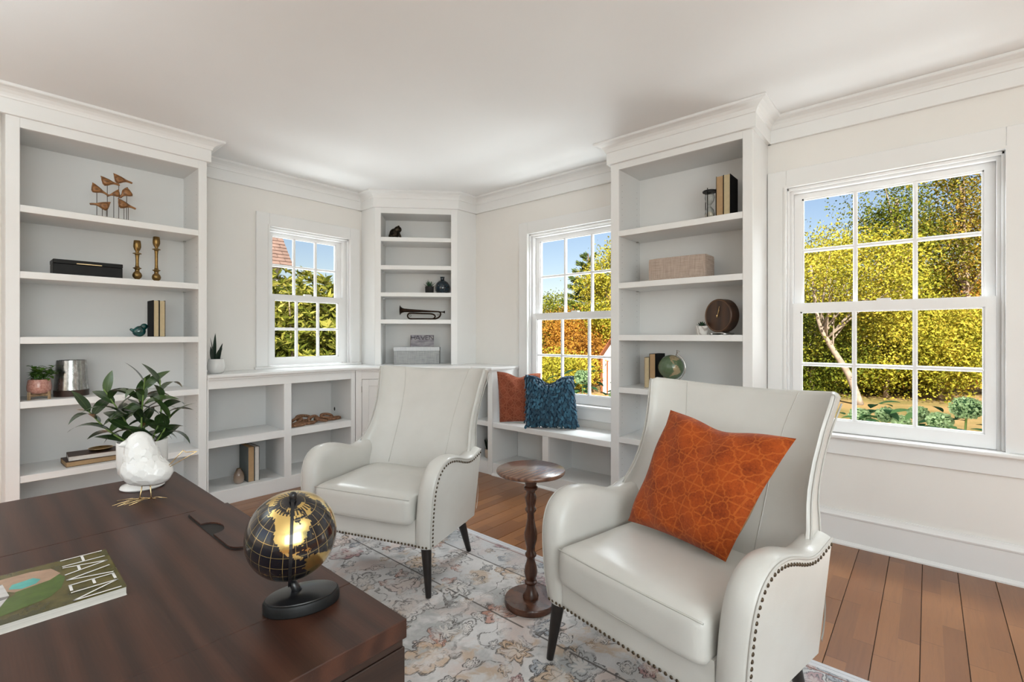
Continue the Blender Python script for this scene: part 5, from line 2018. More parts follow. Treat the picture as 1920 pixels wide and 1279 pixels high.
def bird_r(d):
    best = []
    for c_, r_ in parts:
        o_ = (ctr - c_)/r_
        dd = d/r_
        A_ = dd@dd
        B2 = 2*o_@dd
        disc = B2*B2 - 4*A_*(o_@o_ - 1)
        if disc > 0: best.append((-B2 + math.sqrt(disc))/(2*A_))
    b0 = max(best)
    return b0 + math.log(sum(math.exp(260*(q - b0)) for q in best))/260
# hammered facets: every cell of the surface is flattened to its own plane
cp = [c_*bird_r(c_) for c_ in cells]
cn = []
for c_ in cells:
    e1 = np.cross(c_, [0.3, 0.5, 0.8])
    e1 /= np.linalg.norm(e1)
    e2 = np.cross(c_, e1)
    h = .08
    def P_(a, b_):
        d = c_ + e1*a + e2*b_
        d /= np.linalg.norm(d)
        return d*bird_r(d)
    nn_ = np.cross(P_(h, 0) - P_(-h, 0), P_(0, h) - P_(0, -h))
    nn_ /= np.linalg.norm(nn_)
    if nn_@c_ < 0: nn_ = -nn_
    cn.append(nn_)
bm.free()
bm = bmesh.new()
bmesh.ops.create_icosphere(bm, subdivisions=5, radius=1)
for v_ in bm.verts:
    d = np.array(v_.co)
    d /= np.linalg.norm(d)
    full = bird_r(d)
    k_ = int(np.argmax(cells@d))
    t_ = (cp[k_]@cn[k_])/(d@cn[k_])
    t_ = max(full*.955, min(full*1.02, t_))
    p = ctr + d*t_
    w_ = bx*p[0] + by*p[1]
    v_.co = (w_.x, w_.y, p[2])
me = bpy.data.meshes.new('body')
bm.to_mesh(me)
bm.free()
link('body', me, WHITECER, r)
def bp(x, y, z): return bx*x + by*y + Vector((0, 0, z))
m = MB()
m.tube([bp(-.030, -.018, .146), bp(-.037, -.026, .144), bp(-.0425, -.031, .1425)], [.010, .0060, .0006], 8)
m.build('beak', WHITECER, r, True)
for (hx, fx, fy) in ((-.006, -.011, -.002), (.012, .012, .004)):
    m = MB()
    m.tube([bp(hx, 0, .046), bp(fx, fy, .010), bp(fx - .001, fy, .0035)], .0013, 8)
    m.build('leg', BRASSW, r, True)
    for (tx, ty) in ((-.052, -.006), (-.036, -.040), (-.020, -.044), (.032, .010)):
        m = MB()
        m.tube([bp(fx - .001, fy, .0035), bp(fx + tx*.35, fy + ty*.35, .0065), bp(fx + tx, fy + ty, .0014)], .0009, 6)
        m.build('toe', BRASSW, r, True)
m = MB()
a, b_, c_, d_ = bp(.052, .004, .082), bp(.092, .004, .124), bp(.098, .004, .119), bp(.126, .004, .121)
m.tube([a, b_], .0010, 6)
m.tube([b_, c_, d_], .0010, 6)
m.tube([d_, bp(.054, .004, .080)], .0010, 6)
m.build('tail', BRASSW, r, True)

# ------------------------------------------------------------------ leafy plant on the desk
PX, PY = .322, 1.603
r = thing('potted_plant', 'leafy green plant in a white footed pot on the desk behind the bird', 'plant', (PX, PY, DZ))
m = MB()
m.lathe([(0, 0), (.046, 0), (.0495, .004), (.047, .009), (.033, .014), (.022, .020), (.026, .026), (.042, .034), (.0525, .046), (.0555, .070), (.0560, .126), (.0545, .128), (.0525, .126), (.052, .070), (0, .060)], 56)
pt = m.build('pot', WHITECER, r, True, 50)
m = MB()
m.lathe([(0, .118), (.030, .120), (.0525, .116)], 32)
m.build('soil', simple('bark_mulch', (.16, .075, .040), .9, var=.5, vscale=90, bstr=.8, bscale=110), pt)
def big_leaf_mat():
    t = NT('dark_glossy_leaf')
    oi = t.n('ObjectInfo')
    sp = t.n('SeparateXYZ')
    t.l(t.co('Object'), sp.inputs[0])
    rib = t.math('LESS_THAN', t.math('ABSOLUTE', sp.outputs['X']), .0008)
    n_ = t.noise(t.co(scale=(20, 4, 4)), 8, 3)
    c = t.ramp(t.math('ADD', t.math('MULTIPLY', n_, .5), t.math('MULTIPLY', oi.outputs['Random'], .5)), [(.25, (.012, .026, .009)), (.6, (.026, .055, .014)), (.9, (.065, .105, .025))])
    c = t.mix(t.math('MULTIPLY', rib, .5), c, (.09, .13, .045))
    return t.bsdf(c, .28, spec=.5, coat=.15)
BLEAF = big_leaf_mat()
STEMM = simple('green_stem', (.12, .19, .035), .5)
BIG = [leaf_me(.085, .027, .9, .22, nseg=9), leaf_me(.098, .028, 1.5, .2, nseg=9), leaf_me(.075, .025, .6, .25, nseg=9), leaf_me(.094, .026, 2.0, .18, nseg=9, twist=.4)]
rn = random.Random(21)
def P2(sx, sy, dep=0.0):
    """picture-right / up / away offsets from the pot axis"""
    return bx*sx + by*dep + Vector((0, 0, sy))
stems_def = [
  [(-.004, .118, 0), (-.002, .20, .0), (.006, .295, .0)],
  [(.022, .118, 0), (.034, .19, .02), (.032, .29, .02)],
  [(-.020, .118, 0), (-.060, .185, .01), (-.105, .265, .0)],
  [(-.025, .118, -.01), (-.080, .160, -.02), (-.135, .215, -.02)],
  [(-.010, .118, .02), (-.030, .19, .04), (-.055, .25, .05)],
  [(.034, .118, .0), (.050, .150, .01), (.060, .190, .02)],
]
for si, S_ in enumerate(stems_def):
    pts = catmull([P2(a, b_, c_) for a, b_, c_ in S_], 6)
    m = MB()
    m.tube(pts, [.0026 - .0012*i/len(pts) for i in range(len(pts))], 7)
    m.build('stem', STEMM, r, True)
    L_ = len(pts)
    fr_ = {0: 12, 1: 11, 2: 12, 3: 11, 4: 11, 5: 7}[si]
    az0 = rn.uniform(0, 6.28)
    for k_ in range(fr_):
        t_ = .10 + .88*k_/(fr_ - 1)
        i = min(L_ - 1, int(t_*(L_ - 1)))
        p = Vector(pts[i])
        tan = (Vector(pts[min(L_ - 1, i + 1)]) - Vector(pts[max(0, i - 1)])).normalized()
        az = az0 + k_*2.5
        out_ = bx*math.cos(az) + by*math.sin(az)*.75
        up_ = .45 + .7*t_
        if k_ == fr_ - 1: up_ = 2.6
        d = (out_ + Vector((0, 0, up_))*.9 + tan*.3).normalized()
        o = link('leaf', rn.choice(BIG if k_ < fr_ - 1 else BIG[2:3]), BLEAF, r)
        o.location = p
        facing(o, d, rn.uniform(-.9, .9))

# ------------------------------------------------------------------ pillows
def pillow_me(BL, BR, TR, TL, thick, n=28, chop=0.0, pinch=.06, seed=1):
    BL, BR, TR, TL = [np.array(p, float) for p in (BL, BR, TR, TL)]
    nrm = np.cross(BR - BL, TL - BL)
    nrm /= np.linalg.norm(nrm)
    rs = np.random.RandomState(seed)
    ph = rs.uniform(0, 6, 6)
    V = []
    F = []
    C = (BL + BR + TR + TL)/4
    for sgn in (1, -1):
        for j in range(n + 1):
            for i in range(n + 1):
                u, v_ = 2*i/n - 1, 2*j/n - 1
                # edges bow inwards between the corners
                uu = u*(1 - pinch*(1 - v_*v_))
                vv_ = v_*(1 - pinch*(1 - u*u))
                a, b_ = (uu + 1)/2, (vv_ + 1)/2
                p = (BL*(1 - a) + BR*a)*(1 - b_) + (TL*(1 - a) + TR*a)*b_
                if chop:
                    up = (TL + TR - BL - BR)/2
                    p = p - up*chop*math.exp(-(u/.38)**2)*max(0, (v_ + .1)/1.1)**1.6
                e_ = max(0, (1 - u*u)*(1 - v_*v_))
                h = thick/2*(e_**.42)*(1 + .06*math.sin(3*u + ph[0])*math.sin(2.6*v_ + ph[1]))
                cr = .004*math.sin(9*u + 6*v_ + ph[2])*(1 - e_)*e_**.3*4*thick/.12
                if chop: h *= 1 - .25*math.exp(-(u/.25)**2)*max(0, v_)
                V.append(p + nrm*sgn*(h + cr*.5))
    k = (n + 1)**2
    for s_ in (0, 1):
        for j in range(n):
            for i in range(n):
                a = s_*k + j*(n + 1) + i
                q = (a, a + 1, a + n + 2, a + n + 1)
                F.append(q if s_ == 0 else q[::-1])
    return V, F, k
def velvet(name, dark, mid_, light, scale=24.0):
    t = NT(name)
    sp = t.n('SeparateXYZ')
    uv = t.n('Attribute')
    uv.attribute_name = 'panel'
    t.l(uv.outputs['Vector'], sp.inputs[0])
    u, v_ = sp.outputs['X'], sp.outputs['Y']
    # trellis of quatrefoils joined by short bars
    per = .190
    ca, sa = math.cos(.12), math.sin(.12)
    uu = t.math('ADD', t.math('MULTIPLY', u, ca), t.math('MULTIPLY', v_, -sa))
    vv_ = t.math('ADD', t.math('MULTIPLY', u, sa), t.math('MULTIPLY', v_, ca))
    def cell(q):
        return t.math('SUBTRACT', t.math('FRACT', t.math('ADD', t.math('DIVIDE', q, per), 10.25)), .5)
    cx_, cy_ = cell(uu), cell(vv_)
    def circ(ox, oy):
        dx = t.math('SUBTRACT', cx_, ox)
        dy = t.math('SUBTRACT', cy_, oy)
        return t.math('SQRT', t.math('ADD', t.math('MULTIPLY', dx, dx), t.math('MULTIPLY', dy, dy)))
    o4 = .19
    sd = t.math('MINIMUM', t.math('MINIMUM', circ(o4, 0), circ(-o4, 0)), t.math('MINIMUM', circ(0, o4), circ(0, -o4)))
    sd = t.math('SUBTRACT', sd, .205)
    ln = t.math('LESS_THAN', t.math('ABSOLUTE', sd), .026)
    bar = t.math('LESS_THAN', t.math('ABSOLUTE', t.math('SUBTRACT', t.math('MINIMUM', t.math('ABSOLUTE', cx_), t.math('ABSOLUTE', cy_)), .075)), .022)
    bar = t.math('MULTIPLY', bar, t.math('GREATER_THAN', sd, 0.0))
    edge_ = t.math('LESS_THAN', t.math('SUBTRACT', .5, t.math('MAXIMUM', t.math('ABSOLUTE', cx_), t.math('ABSOLUTE', cy_))), .030)
    edge_ = t.math('MULTIPLY', edge_, t.math('GREATER_THAN', t.math('MINIMUM', t.math('ABSOLUTE', cx_), t.math('ABSOLUTE', cy_)), .09))
    ln = t.math('MAXIMUM', t.math('MAXIMUM', ln, bar), edge_)
    n1 = t.noise(t.co(), 16, 4, .6)
    n2 = t.noise(t.co(), 160, 3, .7)
    base = t.ramp(t.mix(.4, n1, n2), [(.30, dark), (.55, mid_), (.75, tuple(x*1.15 for x in mid_))])
    wear = t.math('MULTIPLY', t.math('GREATER_THAN', n2, .38), .50)
    c = t.mix(t.math('MULTIPLY', ln, wear), base, light)
    h = t.math('SUBTRACT', n2, t.math('MULTIPLY', ln, .35))
    return t.bsdf(c, .8, spec=.25, bump=h, bstr=.35, bdist=.004, sheen=.12)
def pillow(name, label, corners, thick, mat, backmat, cat='pillow', group=None, chop=0.0, pinch=.06, seed=1):
    BL, BR, TR, TL = corners
    base = ((BL[0] + BR[0])/2, (BL[1] + BR[1])/2, min(BL[2], BR[2]))
    r = thing(name, label, cat, base, 0, group)
    V, F, k = pillow_me(*corners, thick, chop=chop, pinch=pinch, seed=seed)
    n = int(math.sqrt(k)) - 1
    loc = [tuple(np.array(p) - np.array(base)) for p in V]
    half = len(F)//2
    for nm, vs, fs, mt, off in (('front_panel', loc[:k], F[:half], mat, 0), ('back_panel', loc[k:], [tuple(i - k for i in q) for q in F[half:]], backmat, k)):
        me = new_mesh(nm, vs, fs, True)
        at = me.attributes.new('panel', 'FLOAT_VECTOR', 'POINT')
        dat = []
        for j in range(n + 1):
            for i in range(n + 1):
                dat += [i/n, j/n, 0]
        at.data.foreach_set('vector', dat)
        link(nm, me, mt, r)
    return r, V, n
RUST = velvet('rust_orange_velvet', (.16, .022, .003), (.36, .062, .006), (.52, .13, .018))
RUST2 = velvet('faded_rust_velvet', (.16, .035, .016), (.28, .072, .034), (.42, .16, .085))
TANB = simple('tan_pillow_backing', (.42, .22, .09), .85, bstr=.3, bscale=200)
def c2w(x, y, z):
    """armchair-two coordinates to world"""
    fw = Vector((math.cos(rad(168.5)), math.sin(rad(168.5))))
    rt = Vector((fw.y, -fw.x))
    p = Vector((1.572, .616)) + rt*x + fw*y
    return (p.x, p.y, z)
pillow('throw_pillow', 'rust orange velvet pillow with trellis pattern on the near armchair',
       [c2w(.215, .015, .472), c2w(-.165, .030, .468), c2w(-.300, -.125, .842), c2w(.148, -.150, .870)], .150, RUST, TANB, 'pillow', 'rust orange pillows', .05, .05, 3)
pillow('throw_pillow', 'faded rust pillow leaning on the end cabinet of the bench',
       [(2.900, 2.655, .438), (3.110, 2.375, .438), (3.128, 2.405, .840), (2.905, 2.690, .852)], .115, RUST2, simple('mauve_pillow_backing', (.24, .12, .095), .85), 'pillow', 'rust orange pillows', .09, .03, 5)
BLUEB = simple('blue_pillow_cloth', (.012, .038, .070), .85)
bc = [(2.865, 2.350, .448), (3.085, 2.010, .448), (3.115, 2.075, .838), (2.915, 2.395, .840)]
pr_, V, n = pillow('throw_pillow', 'blue pillow covered in layered felt petals on the window bench', bc, .140, BLUEB, BLUEB, 'pillow', None, .16, .02, 7)
def petal_mat():
    t = NT('blue_felt_petal')
    g = t.n('NewGeometry')
    c = t.ramp(g.outputs['Random Per Island'], [(0, (.014, .042, .070)), (.5, (.022, .082, .135)), (1, (.045, .155, .240))])
    return t.bsdf(c, .6, spec=.35, sheen=.3)
rs = np.random.RandomState(4)
base = np.array([(bc[0][0] + bc[1][0])/2, (bc[0][1] + bc[1][1])/2, .448])
Vn = np.array([np.array(p) for p in V[:(n + 1)**2]]).reshape(n + 1, n + 1, 3)
Vb = np.array([np.array(p) for p in V[(n + 1)**2:]]).reshape(n + 1, n + 1, 3)
m = MB()
rows = 21
per = 19
for VV, sg_, R0 in ((Vn, 1, rows), (Vb, -1, rows)):
    for a in range(R0):
        for b_ in range(per):
            i = (b_ + .5*(a % 2) + rs.uniform(-.3, .3))/per*n
            j = (a + .6 + rs.uniform(-.3, .3))/R0*n
            i = min(max(i, 0), n - 1e-3)
            j = min(max(j, 0), n - 1e-3)
            i0, j0 = int(i), int(j)
            p = VV[j0, i0] + (VV[j0, i0 + 1] - VV[j0, i0])*(i - i0) + (VV[j0 + 1, i0] - VV[j0, i0])*(j - j0)
            du = VV[j0, i0 + 1] - VV[j0, i0]
            dv_ = VV[j0 + 1, i0] - VV[j0, i0]
            nr = np.cross(du, dv_)*sg_
            ln = np.linalg.norm(nr)
            if ln < 1e-12: continue
            nr /= ln
            du = du/np.linalg.norm(du)
            down = -dv_/np.linalg.norm(dv_)
            L_ = rs.uniform(.024, .034)
            w_ = rs.uniform(.010, .014)
            lift = rs.uniform(.25, .75)
            sk = rs.uniform(-.35, .35)
            d0 = (down + du*sk)
            d0 /= np.linalg.norm(d0)
            P0 = p
            P1 = p + d0*L_*.5 + nr*(L_*.30*lift + .002)
            P2_ = p + d0*L_*.85 + nr*(L_*.55*lift)
            P3 = p + d0*L_*1.05 + nr*(L_*.60*lift)
            for q_ in (P0, P1, P2_, P3):
                q_[2] = max(q_[2], .4385 if q_[0] > 2.872 else .41)
            m.add([tuple(q - base) for q in (P0 - du*w_*.4, P0 + du*w_*.4, P1 - du*w_*.75, P1 + du*w_*.75, P2_ - du*w_*.6, P2_ + du*w_*.6, P3)], [(0, 1, 3, 2), (2, 3, 5, 4), (4, 5, 6)])
tag(m.build('petals', petal_mat(), pr_, True), kind='stuff')
# ------------------------------------------------------------------ outdoors
GZ = -.62
def ground_mat():
    t = NT('dry_autumn_grass')
    v = t.co()
    n1 = t.noise(v, .5, 5)
    n2 = t.noise(v, 9, 5, .7)
    c = t.ramp(n1, [(.35, (.46, .30, .15)), (.5, (.40, .28, .12)), (.65, (.24, .20, .07))])
    c = t.mix(t.math('MULTIPLY', n2, .5), c, (.10, .065, .03))
    return t.bsdf(c, .95, spec=.1, bump=n2, bstr=.6, bdist=.05)
m = MB()
m.add([(-30, -40, GZ), (90, -40, GZ), (90, 90, GZ), (-30, 90, GZ)], [(0, 1, 2, 3)])
tag(m.build('ground', ground_mat()), 'dry tan lawn outside the windows', 'ground', kind='structure')
# unseen roof, added to block the sun and shade the beds by the walls
m = MB()
o_ = .32
x0, x1, y0, y1 = XB - .15 - o_, XW + .15 + o_, YB - .15 - o_, YW + .15 + o_
m.add([(x0, y0, CZ + .14), (x1, y0, CZ + .14), (x1, y1, CZ + .14), (x0, y1, CZ + .14), (x0 + 2.2, y0 + 2.2, 4.3), (x1 - 2.2, y0 + 2.2, 4.3), (x1 - 2.2, y1 - 2.2, 4.3), (x0 + 2.2, y1 - 2.2, 4.3)],
      [(0, 3, 2, 1), (0, 1, 5, 4), (1, 2, 6, 5), (2, 3, 7, 6), (3, 0, 4, 7), (4, 5, 6, 7)])
tag(m.build('roof', simple('asphalt_shingle', (.10, .09, .085), .9)), 'added sun-blocking roof over the room', 'roof', kind='structure')

def quads_mesh(name, V):
    """V: (N,4,3) array of leaf quads"""
    n_ = len(V)
    me = bpy.data.meshes.new(name)
    me.vertices.add(n_*4)
    me.vertices.foreach_set('co', V.astype(np.float32).ravel())
    me.loops.add(n_*4)
    me.loops.foreach_set('vertex_index', np.arange(n_*4, dtype=np.int32))
    me.polygons.add(n_)
    me.polygons.foreach_set('loop_start', np.arange(0, n_*4, 4, dtype=np.int32))
    me.update(calc_edges=True)
    return me
def leaves_at(P, size, rs, aspect=.55, flat=.0, D=None):
    """one pointed leaf per point; flat pulls the leaf planes towards horizontal"""
    n_ = len(P)
    d = rs.normal(size=(n_, 3)) if D is None else D + rs.normal(size=(n_, 3))*.25
    if flat: d[:, 2] *= (1 - flat)
    d /= np.linalg.norm(d, axis=1)[:, None]
    u = rs.normal(size=(n_, 3))
    if flat: u[:, 2] *= (1 - flat)
    s = np.cross(d, u)
    if flat:
        s[:, 2] *= (1 - flat)
    s /= np.linalg.norm(s, axis=1)[:, None] + 1e-9
    L = size*rs.uniform(.65, 1.3, n_)[:, None]
    w = L*aspect*.5
    return np.stack([P, P + d*L*.45 + s*w, P + d*L, P + d*L*.45 - s*w], 1)
def foliage_mat(name, stops, trans=.35):
    t = NT(name)
    g = t.n('NewGeometry')
    n_ = t.noise(t.co(), .9, 3)
    f_ = t.math('ADD', t.math('MULTIPLY', g.outputs['Random Per Island'], .55), t.math('MULTIPLY', t.math('SUBTRACT', n_, .33), 1.25), True)
    c = t.ramp(f_, stops)
    df = t.n('BsdfDiffuse')
    tl = t.n('BsdfTranslucent')
    mx = t.n('MixShader')
    mx.inputs[0].default_value = trans
    t.l(c, df.inputs['Color'])
    t.l(c, tl.inputs['Color'])
    t.l(df.outputs[0], mx.inputs[1])
    t.l(tl.outputs[0], mx.inputs[2])
    t.l(mx.outputs[0], t.out.inputs['Surface'])
    return t.m
F_YEL = foliage_mat('yellow_green_foliage', [(.05, (.13, .15, .012)), (.4, (.31, .30, .040)), (.75, (.54, .45, .060)), (1, (.60, .40, .09))])
F_GRN = foliage_mat('olive_green_foliage', [(.05, (.035, .055, .010)), (.45, (.12, .15, .022)), (.8, (.27, .27, .035)), (1, (.45, .38, .05))])
F_ORG = foliage_mat('orange_autumn_foliage', [(.05, (.14, .06, .015)), (.4, (.36, .17, .03)), (.75, (.54, .27, .05)), (1, (.50, .38, .05))])
F_MIX = foliage_mat('turning_foliage', [(.05, (.06, .07, .015)), (.4, (.19, .18, .03)), (.7, (.42, .30, .05)), (1, (.58, .28, .09))])
F_PINE = foliage_mat('pine_needles', [(.05, (.030, .050, .022)), (.5, (.085, .125, .040)), (1, (.19, .22, .070))], .15)
F_RHO = foliage_mat('rhododendron_foliage', [(.05, (.030, .045, .010)), (.4, (.11, .125, .018)), (.7, (.30, .28, .06)), (1, (.50, .42, .12))], .3)
F_HYD = foliage_mat('hydrangea_foliage', [(.05, (.016, .040, .020)), (.5, (.042, .090, .038)), (1, (.11, .18, .05))], .3)
BARK = simple('grey_brown_bark', (.30, .22, .16), .9, var=.35, vscale=6, bstr=.6, bscale=30)
BARKD = simple('dark_bark', (.10, .07, .05), .9, var=.35, vscale=6, bstr=.6, bscale=30)

def at(px, d, z=GZ):
    """ground position on the sight line through the window at picture column px, d metres off"""
    th = rad(YAW)
    k = (px - 960)/F_PX
    return ((math.cos(th) + math.sin(th)*k)*d, (math.sin(th) - math.cos(th)*k)*d, z)
def tree(name, label, pos, crown, n_leaf, size, mat, seed, group=None, clusters=60, spread=.35, trunk=None, bark=None, cat='tree', flat=.12, aspect=.6, shell=.5, limbs=14):
    """crown = (rx, ry, z0, z1) above ground; trunk = list of points relative to pos"""
    rs = np.random.RandomState(seed)
    r = thing(name, label, cat, pos, 0, group)
    rx, ry, z0, z1 = crown
    zc, rz_ = (z0 + z1)/2, (z1 - z0)/2
    u = rs.normal(size=(clusters, 3))
    u /= np.linalg.norm(u, axis=1)[:, None]
    rad_ = rs.uniform(shell, 1, clusters)[:, None]
    C = u*rad_*np.array([rx, ry, rz_]) + np.array([0, 0, zc])
    per = n_leaf//clusters
    P = (C[:, None, :] + rs.normal(size=(clusters, per, 3))*spread*np.array([1, 1, .6])).reshape(-1, 3)
    P[:, 2] = np.maximum(P[:, 2], .02)
    me = quads_mesh('foliage', leaves_at(P, size, rs, aspect, flat))
    tag(link('foliage', me, mat, r), kind='stuff')
    tr = trunk or [(0, 0, 0), (rs.uniform(-.1, .1), rs.uniform(-.1, .1), zc*.6), (rs.uniform(-.2, .2), rs.uniform(-.2, .2), z1*.85)]
    base_r = max(.03, .022*z1)
    m = MB()
    pts = catmull(tr, 5)
    m.tube(pts, [base_r*(1 - .75*i/len(pts)) for i in range(len(pts))], 9)
    m.build('trunk', bark or BARK, r, True)
    mb2 = MB()
    for i in range(min(limbs, clusters)):
        c = Vector(C[i])
        k = max(1, min(len(pts) - 2, int(len(pts)*min(.95, max(.15, (c.z*.75)/z1)))))
        a = Vector(pts[k])
        mid_ = (a + c)/2 + Vector((0, 0, .12*rz_))
        mb2.tube(catmull([a, mid_, c], 3), [base_r*.28*(1 - .8*q/6) for q in range(7)], 5)
    mb2.build('branches', bark or BARK, r, True)
    return r

# beyond the large right-hand window
tree('shrub', 'bright yellow shrub at the middle of the large window', at(1660, 13.6), (1.25, 1.3, .3, 3.0), 17100, 0.083, F_YEL, 1, 'autumn shrubs beyond the large window', 70, .33, cat='shrub')
tree('shrub', 'yellow-green shrub right of the middle in the large window', at(1765, 13.0), (1.2, 1.2, .3, 2.7), 17100, 0.083, F_YEL, 2, 'autumn shrubs beyond the large window', 70, .33, cat='shrub')
tree('shrub', 'russet shrub at the far right of the large window', at(1862, 14.2), (1.3, 1.3, .1, 3.0), 15200, 0.079, F_ORG, 3, 'autumn shrubs beyond the large window', 60, .35, cat='shrub')
tree('shrub', 'olive green shrub at the left of the large window', at(1520, 14.0), (1.2, 1.2, .0, 2.7), 17100, 0.079, F_GRN, 4, 'autumn shrubs beyond the large window', 70, .33, cat='shrub')
tree('shrub', 'low dark thicket below the yellow shrub', at(1700, 15.0), (2.2, 1.3, .0, 1.4), 17100, 0.072, F_MIX, 5, 'autumn shrubs beyond the large window', 70, .35, cat='shrub')
tree('shrub', 'low olive thicket behind the pale leaning trunk', at(1580, 15.4), (2.0, 1.3, .0, 1.6), 15200, 0.072, F_GRN, 6, 'autumn shrubs beyond the large window', 70, .35, cat='shrub')
tree('tree', 'pale-barked leaning tree in the lower left of the large window', at(1612, 12.2), (1.2, 1.2, 2.3, 4.4), 9880, 0.072, F_YEL, 7, 'trees beyond the large window', 50, .34,
     [(0, 0, 0), (-.08, .22, .75), (-.22, .62, 1.55), (-.36, .85, 2.2), (-.42, 1.0, 3.6)], simple('pale_birch_bark', (.27, .215, .17), .85, var=.25, vscale=10))
tree('tree', 'yellow-green tree with rounded top at the left of the large window', at(1535, 17.0), (1.6, 1.5, 1.2, 5.6), 18050, 0.094, F_YEL, 8, 'trees beyond the large window', 60, .42)
tree('tree', 'tall open tree with olive leaves in the upper middle of the large window', at(1690, 15.6), (1.5, 1.6, 2.6, 7.4), 13300, 0.086, F_GRN, 9, 'trees beyond the large window', 60, .36, shell=.25)
tree('tree', 'tall tree with orange-tinged leaves in the upper right of the large window', at(1815, 15.0), (1.7, 1.7, 2.4, 7.6), 15200, 0.086, F_MIX, 10, 'trees beyond the large window', 60, .40, shell=.25)
tree('tree', 'yellow tree behind the open olive tree', at(1745, 19.5), (2.4, 2.0, 1.2, 4.7), 17100, 0.101, F_YEL, 11, 'trees beyond the large window', 60, .5)
tree('tree', 'orange tree beyond the right edge of the large window', at(1935, 15.5), (2.0, 1.8, 1.2, 7.0), 13300, 0.094, F_ORG, 12, 'trees beyond the large window', 50, .5)

# beyond the bench window
rs = np.random.RandomState(31)
r = thing('pine_tree', 'dark green pine with layered boughs outside the bench window', 'tree', at(1103, 30), 0, 'trees beyond the bench window')
H_ = 6.9
m = MB()
m.tube([(0, 0, 0), (0, 0, H_*.6), (0, 0, H_)], [.22, .13, .03], 10)
m.build('trunk', BARKD, r, True)
PP = []
DD = []
mb2 = MB()
for k in range(46):
    z = 1.2 + (H_ - 1.4)*k/45
    Lb = (2.5*(1 - (z/H_)**1.4) + .28)*rs.uniform(.75, 1.15)
    az = k*2.4 + rs.uniform(-.3, .3)
    d = np.array([math.cos(az), math.sin(az), .18])
    tip = np.array([0, 0, z]) + d*Lb
    mb2.tube([(0, 0, z), tuple(np.array([0, 0, z]) + d*Lb*.5 - np.array([0, 0, .06])), tuple(tip)], [.035, .022, .008], 5)
    n_ = int(170*Lb) + 60
    tt = rs.uniform(.18, 1, n_)
    w_ = .30*Lb*(.35 + .65*np.sin(np.pi*np.minimum(1, tt*.9)))
    side_ = np.array([-math.sin(az), math.cos(az), 0])
    P = np.array([0, 0, z]) + d*Lb*tt[:, None] + side_*(rs.uniform(-1, 1, n_)*w_)[:, None] + np.array([0, 0, 1])*rs.normal(0, .05, n_)[:, None] + np.array([0, 0, .12])*tt[:, None]
    PP.append(P)
    DD.append(np.tile(d, (n_, 1)) + np.array([0, 0, .35]))
PP = np.concatenate(PP)
DD = np.concatenate(DD)
tag(link('needles', quads_mesh('needles', leaves_at(PP, .26, rs, .22, 0, DD)), F_PINE, r), kind='stuff')
mb2.build('boughs', BARKD, r, True)
tree('tree', 'yellow-green tree at the right edge of the bench window', at(1152, 23), (1.35, 1.4, 1.0, 6.0), 17100, 0.115, F_YEL, 21, 'trees beyond the bench window', 60, .42)
tree('tree', 'orange autumn tree in the middle of the bench window', at(1075, 24), (1.8, 1.5, .2, 3.0), 15200, 0.108, F_ORG, 22, 'trees beyond the bench window', 60, .4)
tree('tree', 'russet autumn tree at the left of the bench window', at(1018, 25), (1.7, 1.5, .2, 2.9), 15200, 0.108, F_MIX, 23, 'trees beyond the bench window', 60, .4)
tree('tree', 'rounded green tree in front of the pine', at(1050, 28), (3.4, 1.6, 1.0, 3.9), 17100, 0.122, F_GRN, 24, 'trees beyond the bench window', 60, .5)
tree('shrub', 'yellow-green shrub above the blue pillow in the bench window', at(1035, 15), (1.3, 1.2, 0, 1.15), 11400, 0.079, F_YEL, 25, None, 50, .3, cat='shrub')
tree('shrub', 'orange shrub beside the white shed', at(1085, 17), (1.1, 1.0, 0, 1.7), 11400, 0.086, F_ORG, 26, None, 50, .3, cat='shrub')

# white shed with rust-coloured trim
sp_ = at(1150, 14.0)
r = thing('garden_shed', 'white garden shed with rust-brown trim outside the bench window', 'shed', sp_, rad(-118))
SHW = simple('shed_white_paint', (.66, .66, .70), .7, var=.05)
SHT = simple('rust_brown_trim', (.33, .12, .055), .7, var=.15)
hw_, dp_, he, hr = .62, .95, 1.10, 1.62
m = MB()
m.add([(-hw_, 0, 0), (hw_, 0, 0), (hw_, 0, he), (0, 0, hr), (-hw_, 0, he), (-hw_, dp_*2, 0), (hw_, dp_*2, 0), (hw_, dp_*2, he), (0, dp_*2, hr), (-hw_, dp_*2, he)],
      [(0, 1, 2, 3, 4), (9, 8, 7, 6, 5), (0, 4, 9, 5), (1, 6, 7, 2), (0, 5, 6, 1)])
m.build('wall', SHW, r)
for s in (-1, 1):
    m = MB()
    m.add([(s*(hw_ + .10), -.10, he - .075), (0, -.10, hr + .02), (0, dp_*2 + .1, hr + .02), (s*(hw_ + .10), dp_*2 + .1, he - .075), (s*(hw_ + .10), -.10, he - .02), (0, -.10, hr + .075), (0, dp_*2 + .1, hr + .075), (s*(hw_ + .10), dp_*2 + .1, he - .02)],
          [(0, 1, 2, 3), (4, 7, 6, 5), (0, 4, 5, 1), (1, 5, 6, 2), (2, 6, 7, 3), (3, 7, 4, 0)])
    recalc(m.build('roof_slope', SHT, r).data)
    box('corner_board', s*hw_ - .05, s*hw_ + .05, -.02, .05, 0, he, SHT, r)
    box('corner_board', s*(hw_ - .01), s*(hw_ + .02), .05, .14, 0, he, SHT, r)
box('door', -.24, .24, -.03, -.005, 0, .98, SHW, r)
for x in (-.27, .27): box('door_trim', x - .035, x + .035, -.035, 0, 0, 1.02, SHT, r)
